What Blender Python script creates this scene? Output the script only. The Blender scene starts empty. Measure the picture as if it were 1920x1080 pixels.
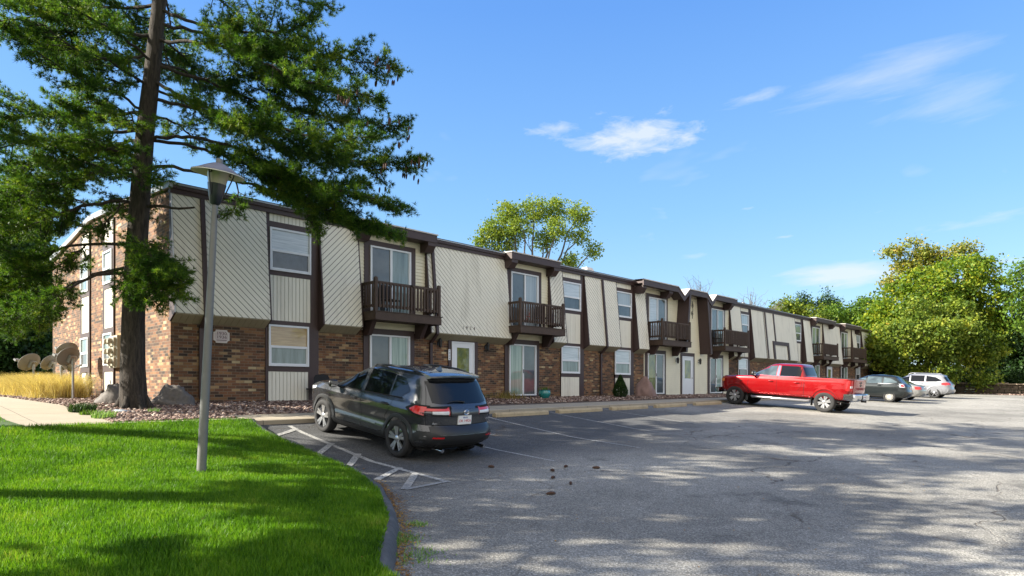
import bpy, bmesh, math, random
import numpy as np
from mathutils import Vector, Matrix
random.seed(7); RNG = np.random.default_rng(11)
SC = bpy.context.scene; COL = SC.collection
R = math.radians; PI = math.pi
EYE = 2.0                       # camera height above the datum; heights below are datum heights
FPX, CX, HY = 1220.0, 960.0, 727.0

# ------------------------------------------------------------------ terrain
UN = [-30, 7, 27, 52, 75, 130]
VN = [-40, -12, 0, 5, 10, 12.8, 13.6]
TT = np.array([[-2.6,-2.6,-2.3,-1.9,-1.7,-1.7],[-2.3,-2.1,-1.75,-1.4,-1.2,-1.2],[-2.0,-1.85,-1.5,-1.1,-.85,-.85],
      [-1.7,-1.62,-1.25,-.93,-.7,-.7],[-1.35,-1.33,-.93,-.74,-.58,-.58],[-.97,-.95,-.73,-.62,-.52,-.52],
      [-.82,-.80,-.66,-.58,-.50,-.50]]) + EYE
def T(u, v):                    # asphalt surface
    r = [np.interp(u, UN, x) for x in TT]
    return float(np.interp(v, VN, r))
LV = [13.6, 14.9, 18.4, 26, 60]
LL = np.array([[-.74,-.72,-.57,-.47,-.40,-.35],[-.70,-.66,-.53,-.43,-.38,-.3],[-.52,-.42,-.40,-.38,-.36,-.2],
      [-.40,-.30,-.36,-.36,-.3,0],[-.3,-.2,-.3,-.3,-.1,.4]]) + EYE
def L(u, v):                    # land round the building
    if v <= 13.6: return T(u, v) + .14
    r = [np.interp(u, UN, x) for x in LL]
    return float(np.interp(v, LV, r))
def U(x, v=18.4):               # length along the facade plane v seen at column x of the photograph
    a = x - CX
    return v*(.695*a + 877.2)/(847.9 - .719*a)
def at(x, y, Y):                # surveyed point: column, row and distance -> place
    X = (x - CX)*Y/FPX
    return Vector((.695*X + .719*Y, -.719*X + .695*Y, EYE + (HY - y)*Y/FPX))
def gpt(x, y, off=0., f=T):
    a = (x - CX)/FPX; b = (HY - y)/FPX
    du = .695*a + .719; dv = -.719*a + .695
    for Y in np.linspace(2, 120, 2400):
        if EYE + b*Y < f(du*Y, dv*Y) + off: return du*Y, dv*Y
    return du*120, dv*120

# ------------------------------------------------------------------ materials
def _m(name):
    m = bpy.data.materials.new(name); m.use_nodes = True
    nt = m.node_tree; b = nt.nodes['Principled BSDF']
    return m, nt, b
def N(nt, t, **k):
    n = nt.nodes.new(t)
    for a, v in k.items():
        if a == 'ins':
            for i, x in v.items(): n.inputs[i].default_value = x
        else: setattr(n, a, v)
    return n
def lk(nt, a, b): nt.links.new(a, b)
def ramp(nt, stops, interp='LINEAR'):
    n = nt.nodes.new('ShaderNodeValToRGB'); n.color_ramp.interpolation = interp
    e = n.color_ramp.elements
    while len(e) < len(stops): e.new(.5)
    for q, (p, c) in zip(e, stops):
        q.position = p; q.color = (c[0], c[1], c[2], 1) if not isinstance(c, (int, float)) else (c, c, c, 1)
    return n
def pos(nt, obj=False):
    if obj: return N(nt, 'ShaderNodeTexCoord').outputs['Object']
    return N(nt, 'ShaderNodeNewGeometry').outputs['Position']
def noise(nt, vec, scale, detail=4, rough=.6, dist=0, sc3=None):
    if sc3:
        mp = N(nt, 'ShaderNodeMapping'); mp.inputs['Scale'].default_value = sc3; lk(nt, vec, mp.inputs['Vector']); vec = mp.outputs[0]
    n = N(nt, 'ShaderNodeTexNoise', ins={'Scale': scale, 'Detail': detail, 'Roughness': rough, 'Distortion': dist})
    lk(nt, vec, n.inputs['Vector']); return n.outputs['Fac']
def math_(nt, op, a, b=None, c=None, clamp=False):
    n = N(nt, 'ShaderNodeMath', operation=op, use_clamp=clamp)
    for i, x in enumerate((a, b, c)):
        if x is None: continue
        if isinstance(x, (int, float)): n.inputs[i].default_value = x
        else: lk(nt, x, n.inputs[i])
    return n.outputs[0]
def mix(nt, fac, a, b, mode='MIX'):
    n = N(nt, 'ShaderNodeMix', data_type='RGBA', blend_type=mode)
    for i, x in ((0, fac), (6, a), (7, b)):
        if isinstance(x, (int, float)): n.inputs[i].default_value = x if i == 0 else (x, x, x, 1)
        elif isinstance(x, (tuple, list)): n.inputs[i].default_value = (x[0], x[1], x[2], 1)
        else: lk(nt, x, n.inputs[i])
    return n.outputs[2]
def bump(nt, b, h, strength=.3, dist=.01):
    n = N(nt, 'ShaderNodeBump', ins={'Strength': strength, 'Distance': dist})
    lk(nt, h, n.inputs['Height']); lk(nt, n.outputs[0], b.inputs['Normal'])
def simple(name, col, rough=.6, metal=0, var=.12, scale=3., coat=0, spec=.5, bmp=0, bscale=60, stain=None, crough=.03, ssc=(1, 1, .35)):
    m, nt, b = _m(name)
    p = pos(nt, True)
    f = noise(nt, p, scale, 5)
    lo = tuple(max(0, c*(1 - var)) for c in col); hi = tuple(min(1, c*(1 + var)) for c in col)
    c = mix(nt, f, lo, hi)
    if stain:
        g = ramp(nt, [(.5, 0), (.75, 1)]); lk(nt, noise(nt, pos(nt), stain[1], 6, .7, .5, ssc), g.inputs[0])
        c = mix(nt, math_(nt, 'MULTIPLY', g.outputs[0], stain[2]), c, stain[0])
    lk(nt, c, b.inputs['Base Color'])
    b.inputs['Roughness'].default_value = rough; b.inputs['Metallic'].default_value = metal
    b.inputs['Specular IOR Level'].default_value = spec
    if coat: b.inputs['Coat Weight'].default_value = coat; b.inputs['Coat Roughness'].default_value = crough
    if bmp: bump(nt, b, noise(nt, p, bscale, 4), bmp, .01)
    return m
def carpaint(name, col, metal=.5, flake=.1, rough=.35):
    m, nt, b = _m(name)
    p = pos(nt, True)
    n = noise(nt, p, 900, 2)
    c = mix(nt, n, tuple(x*(1 - flake) for x in col), tuple(min(1, x*(1 + flake)) for x in col))
    dust = ramp(nt, [(.45, 0), (.8, 1)]); lk(nt, noise(nt, p, 5, 6, .7), dust.inputs[0])
    c = mix(nt, math_(nt, 'MULTIPLY', dust.outputs[0], .02), c, (.3, .27, .22))
    lk(nt, c, b.inputs['Base Color'])
    b.inputs['Metallic'].default_value = metal; b.inputs['Roughness'].default_value = rough
    b.inputs['Coat Weight'].default_value = 1; b.inputs['Coat Roughness'].default_value = .02
    bump(nt, b, noise(nt, p, 2.2, 2), .05, .02)
    return m
def brick(name, bright=1.):
    m, nt, b = _m(name)
    p = pos(nt); s = N(nt, 'ShaderNodeSeparateXYZ'); lk(nt, p, s.inputs[0])
    h = math_(nt, 'ADD', s.outputs[0], s.outputs[1])
    row_ = math_(nt, 'DIVIDE', s.outputs[2], .079); row = math_(nt, 'FLOOR', row_)
    sh = math_(nt, 'MULTIPLY', math_(nt, 'MODULO', row, 2.), .5)
    col_ = math_(nt, 'ADD', math_(nt, 'DIVIDE', h, .235), sh); col = math_(nt, 'FLOOR', col_)
    fr = math_(nt, 'FRACT', row_); fc = math_(nt, 'FRACT', col_)
    cv = N(nt, 'ShaderNodeCombineXYZ'); lk(nt, row, cv.inputs[0]); lk(nt, col, cv.inputs[1])
    wn = N(nt, 'ShaderNodeTexWhiteNoise', noise_dimensions='2D'); lk(nt, cv.outputs[0], wn.inputs['Vector'])
    # runs of like-coloured bricks along a course
    cv2 = N(nt, 'ShaderNodeCombineXYZ'); lk(nt, row, cv2.inputs[0]); lk(nt, math_(nt, 'FLOOR', math_(nt, 'DIVIDE', col, 3.)), cv2.inputs[1])
    wn2 = N(nt, 'ShaderNodeTexWhiteNoise', noise_dimensions='2D'); lk(nt, cv2.outputs[0], wn2.inputs['Vector'])
    v = math_(nt, 'ADD', math_(nt, 'MULTIPLY', wn.outputs['Value'], .62), math_(nt, 'MULTIPLY', wn2.outputs['Value'], .38))
    q = bright
    rp = ramp(nt, [(0, (.026*q, .021*q, .018*q)), (.2, (.07*q, .039*q, .025*q)), (.34, (.16*q, .072*q, .038*q)), (.46, (.215*q, .098*q, .048*q)),
                   (.56, (.10*q, .055*q, .034*q)), (.68, (.25*q, .13*q, .06*q)), (.8, (.37*q, .25*q, .13*q)), (.92, (.52*q, .42*q, .25*q))], 'CONSTANT')
    lk(nt, v, rp.inputs[0])
    def edge(x, w):
        return math_(nt, 'MAXIMUM', math_(nt, 'LESS_THAN', x, w), math_(nt, 'GREATER_THAN', x, 1 - w))
    mo = math_(nt, 'MAXIMUM', edge(fr, .075), edge(fc, .028))
    n1 = noise(nt, p, 40, 5); bc = mix(nt, 1., rp.outputs[0], mix(nt, n1, (.72, .72, .72), (1.22, 1.2, 1.18)), 'MULTIPLY')
    bc = mix(nt, .12, bc, (.20*q, .10*q, .052*q)); bc = mix(nt, mo, bc, mix(nt, n1, (.16*q, .12*q, .085*q), (.27*q, .21*q, .15*q)))
    st = ramp(nt, [(.42, 1), (.68, .55)]); lk(nt, noise(nt, p, .8, 6, .65, .4), st.inputs[0])
    bc = mix(nt, 1., mix(nt, 1., bc, st.outputs[0], 'MULTIPLY'), (1.05, 1.04, 1.0), 'MULTIPLY')
    lk(nt, bc, b.inputs['Base Color']); b.inputs['Roughness'].default_value = .85
    hh = math_(nt, 'ADD', math_(nt, 'SUBTRACT', 1., mo), math_(nt, 'MULTIPLY', n1, .4))
    bump(nt, b, hh, .7, .008)
    return m
def foliage(name, stops, trans=.35, rough=.55, wi=.5, sc=.9):
    m, nt, b = _m(name)
    g = N(nt, 'ShaderNodeNewGeometry')
    f = math_(nt, 'ADD', math_(nt, 'MULTIPLY', g.outputs['Random Per Island'], wi), math_(nt, 'MULTIPLY', math_(nt, 'ADD', math_(nt, 'MULTIPLY', math_(nt, 'SUBTRACT', noise(nt, g.outputs['Position'], sc, 4, .65), .5), 2.2), .5, clamp=True), 1 - wi))
    rp = ramp(nt, stops); lk(nt, f, rp.inputs[0])
    lk(nt, rp.outputs[0], b.inputs['Base Color']); b.inputs['Roughness'].default_value = rough
    b.inputs['Specular IOR Level'].default_value = .25
    if trans:
        tr = N(nt, 'ShaderNodeBsdfTranslucent')
        lk(nt, mix(nt, 1., rp.outputs[0], (1.5, 1.5, .7), 'MULTIPLY'), tr.inputs[0])
        mx = N(nt, 'ShaderNodeMixShader'); mx.inputs[0].default_value = trans
        lk(nt, b.outputs[0], mx.inputs[1]); lk(nt, tr.outputs[0], mx.inputs[2])
        lk(nt, mx.outputs[0], nt.nodes['Material Output'].inputs[0])
    return m
def bark(name, a, c, sc=(1, 1, .18)):
    m, nt, b = _m(name)
    p = pos(nt); f = noise(nt, p, 16, 7, .7, .6, sc)
    rp = ramp(nt, [(.35, a), (.65, c)]); lk(nt, f, rp.inputs[0]); lk(nt, rp.outputs[0], b.inputs['Base Color'])
    b.inputs['Roughness'].default_value = .95; bump(nt, b, f, .9, .04)
    return m

# ------------------------------------------------------------------ mesh builder
class MB:
    def __init__(s): s.v = []; s.f = []; s.mi = []
    def add(s, vs, fs, mi=0):
        o = len(s.v); s.v += [tuple(x) for x in vs]
        s.f += [tuple(i + o for i in f) for f in fs]; s.mi += [mi]*len(fs); return s
    def box(s, x0, x1, y0, y1, z0, z1, mi=0):
        return s.add([(x0,y0,z0),(x1,y0,z0),(x1,y1,z0),(x0,y1,z0),(x0,y0,z1),(x1,y0,z1),(x1,y1,z1),(x0,y1,z1)],
                     [(0,3,2,1),(4,5,6,7),(0,1,5,4),(1,2,6,5),(2,3,7,6),(3,0,4,7)], mi)
    def obox(s, c, ax, ay, az, mi=0):      # oriented box: centre and three half vectors
        c, ax, ay, az = map(Vector, (c, ax, ay, az)); P = []
        for k in (-1, 1):
            for i, j in ((-1,-1),(1,-1),(1,1),(-1,1)): P.append(c + ax*i + ay*j + az*k)
        return s.add(P, [(0,3,2,1),(4,5,6,7),(0,1,5,4),(1,2,6,5),(2,3,7,6),(3,0,4,7)], mi)
    def prism(s, poly, ext, mi=0):         # planar polygon (3D points) extruded along ext
        n = len(poly); e = Vector(ext); a = [Vector(p) for p in poly]
        return s.add(a + [p + e for p in a], [tuple(range(n))[::-1], tuple(range(n, 2*n))] + [(i, (i+1) % n, (i+1) % n + n, i + n) for i in range(n)], mi)
    def tube(s, pts, rad, n=8, mi=0, cap=True):
        pts = [Vector(p) for p in pts]; rs = rad if isinstance(rad, (list, tuple)) else [rad]*len(pts)
        ring0 = len(s.v); up = None
        for i, p in enumerate(pts):
            d = (pts[min(i+1, len(pts)-1)] - pts[max(i-1, 0)])
            d = d.normalized() if d.length > 1e-9 else Vector((0, 0, 1))
            if up is None: up = Vector((0, 0, 1)) if abs(d.z) < .9 else Vector((1, 0, 0))
            a = d.cross(up); a = a.normalized() if a.length > 1e-6 else d.orthogonal().normalized()
            b = a.cross(d).normalized(); up = b
            for k in range(n):
                t = 2*PI*k/n; s.v.append(tuple(p + a*(math.cos(t)*rs[i]) + b*(math.sin(t)*rs[i])))
        for i in range(len(pts)-1):
            for k in range(n):
                q = ring0 + i*n; s.f.append((q+k, q+(k+1) % n, q+n+(k+1) % n, q+n+k)); s.mi.append(mi)
        if cap:
            s.f.append(tuple(ring0 + k for k in range(n))[::-1]); q = ring0 + (len(pts)-1)*n
            s.f.append(tuple(q + k for k in range(n))); s.mi += [mi, mi]
        return s
    def lathe(s, prof, c=(0, 0, 0), axis='z', n=24, mi=0):   # prof: (radius, height)
        c = Vector(c); o = len(s.v)
        for r, h in prof:
            for k in range(n):
                t = 2*PI*k/n; x, y = r*math.cos(t), r*math.sin(t)
                s.v.append(tuple(c + (Vector((x, y, h)) if axis == 'z' else Vector((h, x, y)))))
        for i in range(len(prof)-1):
            for k in range(n):
                q = o + i*n; s.f.append((q+k, q+(k+1) % n, q+n+(k+1) % n, q+n+k)); s.mi.append(mi)
        return s
    def grid(s, P, mi=0):                  # P[i][j] points
        o = len(s.v); ni, nj = len(P), len(P[0])
        for r in P: s.v += [tuple(p) for p in r]
        for i in range(ni-1):
            for j in range(nj-1):
                q = o + i*nj + j; s.f.append((q, q+1, q+nj+1, q+nj)); s.mi.append(mi)
        return s
    def build(s, name, mats, parent=None, org=(0, 0, 0), smooth=None, bevel=0, fixn=True):
        me = bpy.data.meshes.new(name); o = Vector(org)
        me.from_pydata([tuple(Vector(p) - o) for p in s.v], [], s.f)
        if not isinstance(mats, (list, tuple)): mats = [mats]
        for m in mats: me.materials.append(m)
        if len(mats) > 1: me.polygons.foreach_set('material_index', s.mi)
        if fixn:
            bm = bmesh.new(); bm.from_mesh(me); bmesh.ops.recalc_face_normals(bm, faces=bm.faces)
            if bevel: bmesh.ops.bevel(bm, geom=[e for e in bm.edges if len(e.link_faces) == 2 and e.calc_face_angle(0) > .6], offset=bevel, segments=2, affect='EDGES')
            bm.to_mesh(me); bm.free()
        if smooth is not None:
            me.polygons.foreach_set('use_smooth', [True]*len(me.polygons)); me.set_sharp_from_angle(angle=R(smooth))
        ob = bpy.data.objects.new(name, me); COL.objects.link(ob)
        if parent: ob.parent = parent
        elif org != (0, 0, 0): ob.location = o
        return ob
def build_each(mb, name, mats, parent=None, org=(0, 0, 0), **k):     # one object for each separate piece
    par = list(range(len(mb.v))); key = {}
    def find(a):
        while par[a] != a: par[a] = par[par[a]]; a = par[a]
        return a
    for i, v in enumerate(mb.v):
        q = (round(v[0], 4), round(v[1], 4), round(v[2], 4))
        if q in key: par[find(i)] = find(key[q])
        else: key[q] = i
    for f in mb.f:
        for j in f[1:]: par[find(j)] = find(f[0])
    grp = {}
    for n_, f in enumerate(mb.f): grp.setdefault(find(f[0]), []).append(n_)
    out = []
    for fs in grp.values():
        m = MB(); mp = {}
        for n_ in fs:
            f = []
            for i in mb.f[n_]:
                if i not in mp: mp[i] = len(m.v); m.v.append(mb.v[i])
                f.append(mp[i])
            m.f.append(tuple(f)); m.mi.append(mb.mi[n_])
        out.append(m.build(name, mats, parent, org, **k))
    return out
def npmesh(name, verts, faces_n, k, mats, parent=None, mi=None, smooth=False):   # faces of k corners each, unshared vertices
    me = bpy.data.meshes.new(name); nf = faces_n
    me.vertices.add(len(verts)); me.vertices.foreach_set('co', np.asarray(verts, dtype=np.float32).ravel())
    me.loops.add(nf*k); me.loops.foreach_set('vertex_index', np.arange(nf*k, dtype=np.int32))
    me.polygons.add(nf); me.polygons.foreach_set('loop_start', np.arange(0, nf*k, k, dtype=np.int32))
    if mi is not None: me.polygons.foreach_set('material_index', mi)
    for m in (mats if isinstance(mats, (list, tuple)) else [mats]): me.materials.append(m)
    me.update(calc_edges=True)
    ob = bpy.data.objects.new(name, me); COL.objects.link(ob)
    if parent: ob.parent = parent
    return ob
def tag(o, label, cat, group=None, kind=None):
    if label: o['label'] = label
    if cat: o['category'] = cat
    if group: o['group'] = group
    if kind: o['kind'] = kind
    return o
def struct(o): o['kind'] = 'structure'; return o
def empty(name, loc, label, cat, group=None, rot=(0, 0, 0)):
    o = bpy.data.objects.new(name, None); COL.objects.link(o); o.location = loc; o.rotation_euler = rot
    o.empty_display_size = .2
    return tag(o, label, cat, group)
def text_mesh(name, body, size, mat, M, parent=None, ext=.003, cx='CENTER', font_shear=0, sx=1.):
    c = bpy.data.curves.new(name, 'FONT'); c.body = body; c.size = size; c.extrude = ext
    c.align_x = cx; c.align_y = 'CENTER'; c.shear = font_shear
    o = bpy.data.objects.new(name, c); COL.objects.link(o); bpy.context.view_layer.update()
    me = bpy.data.meshes.new_from_object(o); bpy.data.objects.remove(o)
    me.transform(Matrix.Diagonal((sx, 1, 1, 1))); me.transform(M); me.materials.clear(); me.materials.append(mat)
    ob = bpy.data.objects.new(name, me); COL.objects.link(ob)
    if parent: ob.parent = parent
    return ob
def interp_poly(pts, x):
    return float(np.interp(x, [p[0] for p in pts], [p[1] for p in pts]))
# ================================================================== SITE
def asphalt():
    m, nt, b = _m('asphalt'); p = pos(nt)
    big = noise(nt, p, .22, 5, .6, .4); fine = noise(nt, p, 55, 3, .8); med = noise(nt, p, 4.5, 6, .7)
    vo = N(nt, 'ShaderNodeTexVoronoi', ins={'Scale': 70.}); lk(nt, p, vo.inputs['Vector'])
    s = N(nt, 'ShaderNodeSeparateXYZ'); lk(nt, p, s.inputs[0])
    # newer, darker surface in the stalls next to the kerb on the near side; older pale surface further out
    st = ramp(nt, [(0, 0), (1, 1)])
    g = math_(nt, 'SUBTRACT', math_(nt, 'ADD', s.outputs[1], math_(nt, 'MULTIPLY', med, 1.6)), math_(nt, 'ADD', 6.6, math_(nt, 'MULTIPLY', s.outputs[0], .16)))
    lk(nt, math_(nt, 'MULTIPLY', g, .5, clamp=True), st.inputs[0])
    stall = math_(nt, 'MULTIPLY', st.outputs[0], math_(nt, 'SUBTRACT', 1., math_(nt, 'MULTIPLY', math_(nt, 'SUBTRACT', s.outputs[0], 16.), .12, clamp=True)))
    base = mix(nt, med, (.205, .198, .18), (.35, .335, .298))
    bg = ramp(nt, [(.36, .62), (.64, 1.10)]); lk(nt, big, bg.inputs[0])
    base = mix(nt, 1., base, bg.outputs[0], 'MULTIPLY')
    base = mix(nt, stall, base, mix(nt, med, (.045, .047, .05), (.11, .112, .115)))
    sp = ramp(nt, [(.0, .45), (.35, .85), (.6, 1.15), (.9, 1.9)]); lk(nt, vo.outputs['Color'], sp.inputs[0])
    base = mix(nt, .85, base, sp.outputs[0], 'MULTIPLY')
    fr = ramp(nt, [(.3, .6), (.7, 1.35)]); lk(nt, fine, fr.inputs[0]); base = mix(nt, .9, base, fr.outputs[0], 'MULTIPLY')
    # long thin cracks
    w = N(nt, 'ShaderNodeMapping'); w.inputs['Rotation'].default_value = (0, 0, .5); w.inputs['Scale'].default_value = (.55, 1.1, 1); 
    nn = N(nt, 'ShaderNodeTexNoise', ins={'Scale': 1.1, 'Detail': 5.}); lk(nt, p, nn.inputs['Vector'])
    va = N(nt, 'ShaderNodeVectorMath', operation='MULTIPLY_ADD'); lk(nt, nn.outputs['Color'], va.inputs[0]); va.inputs[1].default_value = (1.3, 1.3, 0); lk(nt, p, va.inputs[2])
    lk(nt, va.outputs[0], w.inputs['Vector'])
    vc = N(nt, 'ShaderNodeTexVoronoi', feature='DISTANCE_TO_EDGE', ins={'Scale': .3}); lk(nt, w.outputs[0], vc.inputs['Vector'])
    cr = ramp(nt, [(0, 1), (.0035, .7), (.006, 0)]); lk(nt, vc.outputs['Distance'], cr.inputs[0])
    cm = ramp(nt, [(.42, 0), (.56, 1)]); lk(nt, noise(nt, p, .5, 3), cm.inputs[0])
    ck = math_(nt, 'MULTIPLY', cr.outputs[0], cm.outputs[0])
    base = mix(nt, math_(nt, 'MULTIPLY', ck, .8), base, (.07, .055, .042))
    oil = ramp(nt, [(.60, 0), (.72, 1)]); lk(nt, noise(nt, p, .9, 4, .6), oil.inputs[0])
    base = mix(nt, math_(nt, 'MULTIPLY', oil.outputs[0], .5), base, (.05, .05, .05))
    lk(nt, base, b.inputs['Base Color']); b.inputs['Roughness'].default_value = .9; b.inputs['Specular IOR Level'].default_value = .3
    bump(nt, b, math_(nt, 'SUBTRACT', math_(nt, 'ADD', fine, vo.outputs['Distance']), math_(nt, 'MULTIPLY', ck, 2.)), .55, .012)
    return m
M = {}
M['asphalt'] = asphalt()
def concrete(name, col, seam=None):
    m, nt, b = _m(name); p = pos(nt)
    c = mix(nt, noise(nt, p, 1.6, 6, .7), tuple(x*.72 for x in col), tuple(x*1.15 for x in col))
    c = mix(nt, 1., c, mix(nt, noise(nt, p, 80, 3), .8, 1.2), 'MULTIPLY')
    if seam:
        s = N(nt, 'ShaderNodeSeparateXYZ'); lk(nt, p, s.inputs[0])
        def ln(x, w): return math_(nt, 'LESS_THAN', math_(nt, 'FRACT', math_(nt, 'DIVIDE', x, w)), .012)
        k = math_(nt, 'MAXIMUM', ln(s.outputs[0], seam), ln(s.outputs[1], seam))
        c = mix(nt, k, c, (.1, .09, .07))
    lk(nt, c, b.inputs['Base Color']); b.inputs['Roughness'].default_value = .9
    bump(nt, b, noise(nt, p, 60, 4), .3, .006); return m
M['concrete'] = concrete('concrete', (.37, .32, .24), 1.27)
M['kerb'] = simple('dark kerb', (.075, .078, .082), .85, var=.5, scale=6, bmp=.8, bscale=25, stain=((.2, .19, .17), 2., .5))
M['paint'] = None
def linepaint():
    m, nt, b = _m('worn line paint'); p = pos(nt)
    n = ramp(nt, [(.42, (.11, .11, .11)), (.54, (.44, .44, .42))]); lk(nt, noise(nt, p, 26, 6, .8), n.inputs[0])
    n2 = ramp(nt, [(.40, 0), (.62, 1)]); lk(nt, noise(nt, p, .7, 5), n2.inputs[0])
    lk(nt, mix(nt, math_(nt, 'MULTIPLY', n2.outputs[0], .5), n.outputs[0], (.16, .16, .16)), b.inputs['Base Color']); b.inputs['Roughness'].default_value = .8; return m
M['paint'] = linepaint()
M['soil'] = simple('soil', (.085, .06, .045), .95, var=.4, scale=5, bmp=.5)
M['turf'] = simple('turf soil', (.035, .075, .012), .95, var=.5, scale=4, bmp=.6, bscale=30)
M['rough'] = simple('rough ground', (.07, .095, .03), .95, var=.5, scale=.6, bmp=.5)

# edge of the lawn / kerb: u as a function of v
EDGE = [(-40, 1.0), (-10, 1.6), (0, 2.35), (2.5, 2.75), (4.7, 3.34), (6.0, 4.36), (6.6, 4.72), (7.3, 5.12), (8.0, 5.4), (8.8, 5.66), (9.6, 5.84), (11, 5.95), (12.3, 5.96), (13.6, 6.2)]
def uL(v): return float(np.interp(v, [e[0] for e in EDGE], [e[1] for e in EDGE]))
VS = sorted(set(list(np.arange(-40, -4, 4.)) + list(np.arange(-4, 13.6, .3)) + [13.6]))
# base ground to the horizon
us = [-900, -500, -250, -120, -70, -41] + list(np.arange(-40, 130, 5.)) + [130, 180, 300, 600, 1200]
vs = [-900, -500, -250, -120, -70, -41] + list(np.arange(-40, 61, 2.)) + [61, 90, 150, 300, 700, 1500]
g = MB()
def base_z(u, v):
    d = .16 if (-40 <= u <= 76 and -40 <= v <= 60) else .02
    return (T(u, v) if v < 13.6 else L(u, v)) - d + max(0, (u-85))*.012
g.grid([[(u, v, base_z(u, v)) for u in us] for v in vs])
struct(g.build('ground', M['rough'], smooth=60))
# parking lot
g = MB(); cols = list(np.linspace(0, 1, 70)**1.5)
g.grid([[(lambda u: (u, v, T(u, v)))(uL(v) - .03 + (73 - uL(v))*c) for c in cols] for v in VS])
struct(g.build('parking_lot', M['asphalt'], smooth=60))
# lawn sheets
g = MB(); cols = [0, .3, .55, .7, .8, .87, .92, .96, .98, 1]
g.grid([[(lambda u: (u, v, T(u, v) + .10 + .035*min(1, (uL(v)-u)*2)))(-38 + (uL(v) - .13 + 38)*c) for c in cols] for v in VS])
g.grid([[(u, v, L(u, v) + .01) for u in (-38, -20, -8, -2, 1, 2.2)] for v in list(np.arange(13.6, 58, 2.))])
struct(g.build('lawn', M['turf'], smooth=60))
# kerb beside the lawn
g = MB(); P = []
vv = [v for v in VS if v <= 13.6]
for v in vv:
    u = uL(v); t = T(u, v); q = .012*math.sin(v*5.1) + .009*math.sin(v*13)
    P.append([(u-.17, v, t+.03), (u-.165, v, t+.125+q), (u-.11, v, t+.145+q), (u-.04+q, v, t+.125+q), (u+.0+q, v, t+.06), (u+.04+q, v, t-.02)])
g.grid(P); struct(g.build('kerb', M['kerb'], smooth=50))
# pavement along the building, with its face to the lot, and the walk beside the end wall
def strip(mb, u0, u1, v0, v1, zf, top=.0, n=24, skirt=.18):
    uu = np.linspace(u0, u1, n)
    mb.grid([[(u, v0, zf(u, v0) + top - skirt) for u in uu], [(u, v0 + .004, zf(u, v0) + top - .012) for u in uu], [(u, v0+.02, zf(u, v0) + top) for u in uu]] +
            [[(u, v, zf(u, v) + top) for u in uu] for v in np.linspace(v0 + .3, v1, 4)] + [[(u, v1, zf(u, v1) + top - skirt) for u in uu]])
def Lp(u, v): return L(u, max(v, 13.62))
g = MB(); strip(g, 6.15, 72, 13.6, 15.0, Lp, .02, 60)
g.grid([[(u, v, L(u, v) + .012) for u in np.linspace(-6, 6.17, 14)] for v in (13.58, 13.6, 14.0, 14.45)])
g.grid([[(u, v, L(u, v) + .016) for u in (2.2, 2.6, 3.7)] for v in np.linspace(14.4, 50, 26)])
struct(g.build('pavement', M['concrete'], smooth=40))
# planting bed soil
g = MB()
g.grid([[(u, v, L(u, v) + .004) for u in np.linspace(3.7, 6.2, 5)] for v in np.linspace(14.45, 40, 20)])
g.grid([[(u, v, L(u, v) + .004) for u in np.linspace(6.2, 72, 60)] for v in np.linspace(15.0, 18.6, 6)])
struct(g.build('planting_bed', M['soil'], smooth=60))

# painted lines
def gline(mb, a, b, w=.10, off=.006, n=10):
    a = Vector(a); b = Vector(b); d = (b - a).normalized(); q = Vector((-d.y, d.x))*w/2
    rows = []
    for i in range(n+1):
        p = a + (b - a)*i/n
        rows.append([(p.x - q.x, p.y - q.y, T(p.x - q.x, p.y - q.y) + off), (p.x + q.x, p.y + q.y, T(p.x + q.x, p.y + q.y) + off)])
    mb.grid(rows)
g = MB(); gline(g, (6.86, 13.4), (6.56, 7.7), .11)
for a, b in (((6.86, 13.1), (6.15, 12.6)), ((6.84, 11.6), (6.08, 10.8)), ((6.8, 10.6), (5.98, 9.65)), ((6.70, 9.15), (5.75, 8.45)), ((6.62, 8.6), (5.66, 7.62))):
    gline(g, a, b, .12, .010)
gline(g, (6.56, 7.75), (5.66, 7.62), .10, .010)
struct(g.build('hatch_marking', M['paint']))
for k, (u, w) in enumerate(((9.75, .08), (12.7, .08), (15.6, .07), (18.5, .07), (21.4, .07), (24.3, .07), (30.2, .07), (33.1, .07))):
    g = MB(); gline(g, (u, 13.4), (u - .3, 8.0), w); struct(g.build('stall_line', M['paint']))

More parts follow.
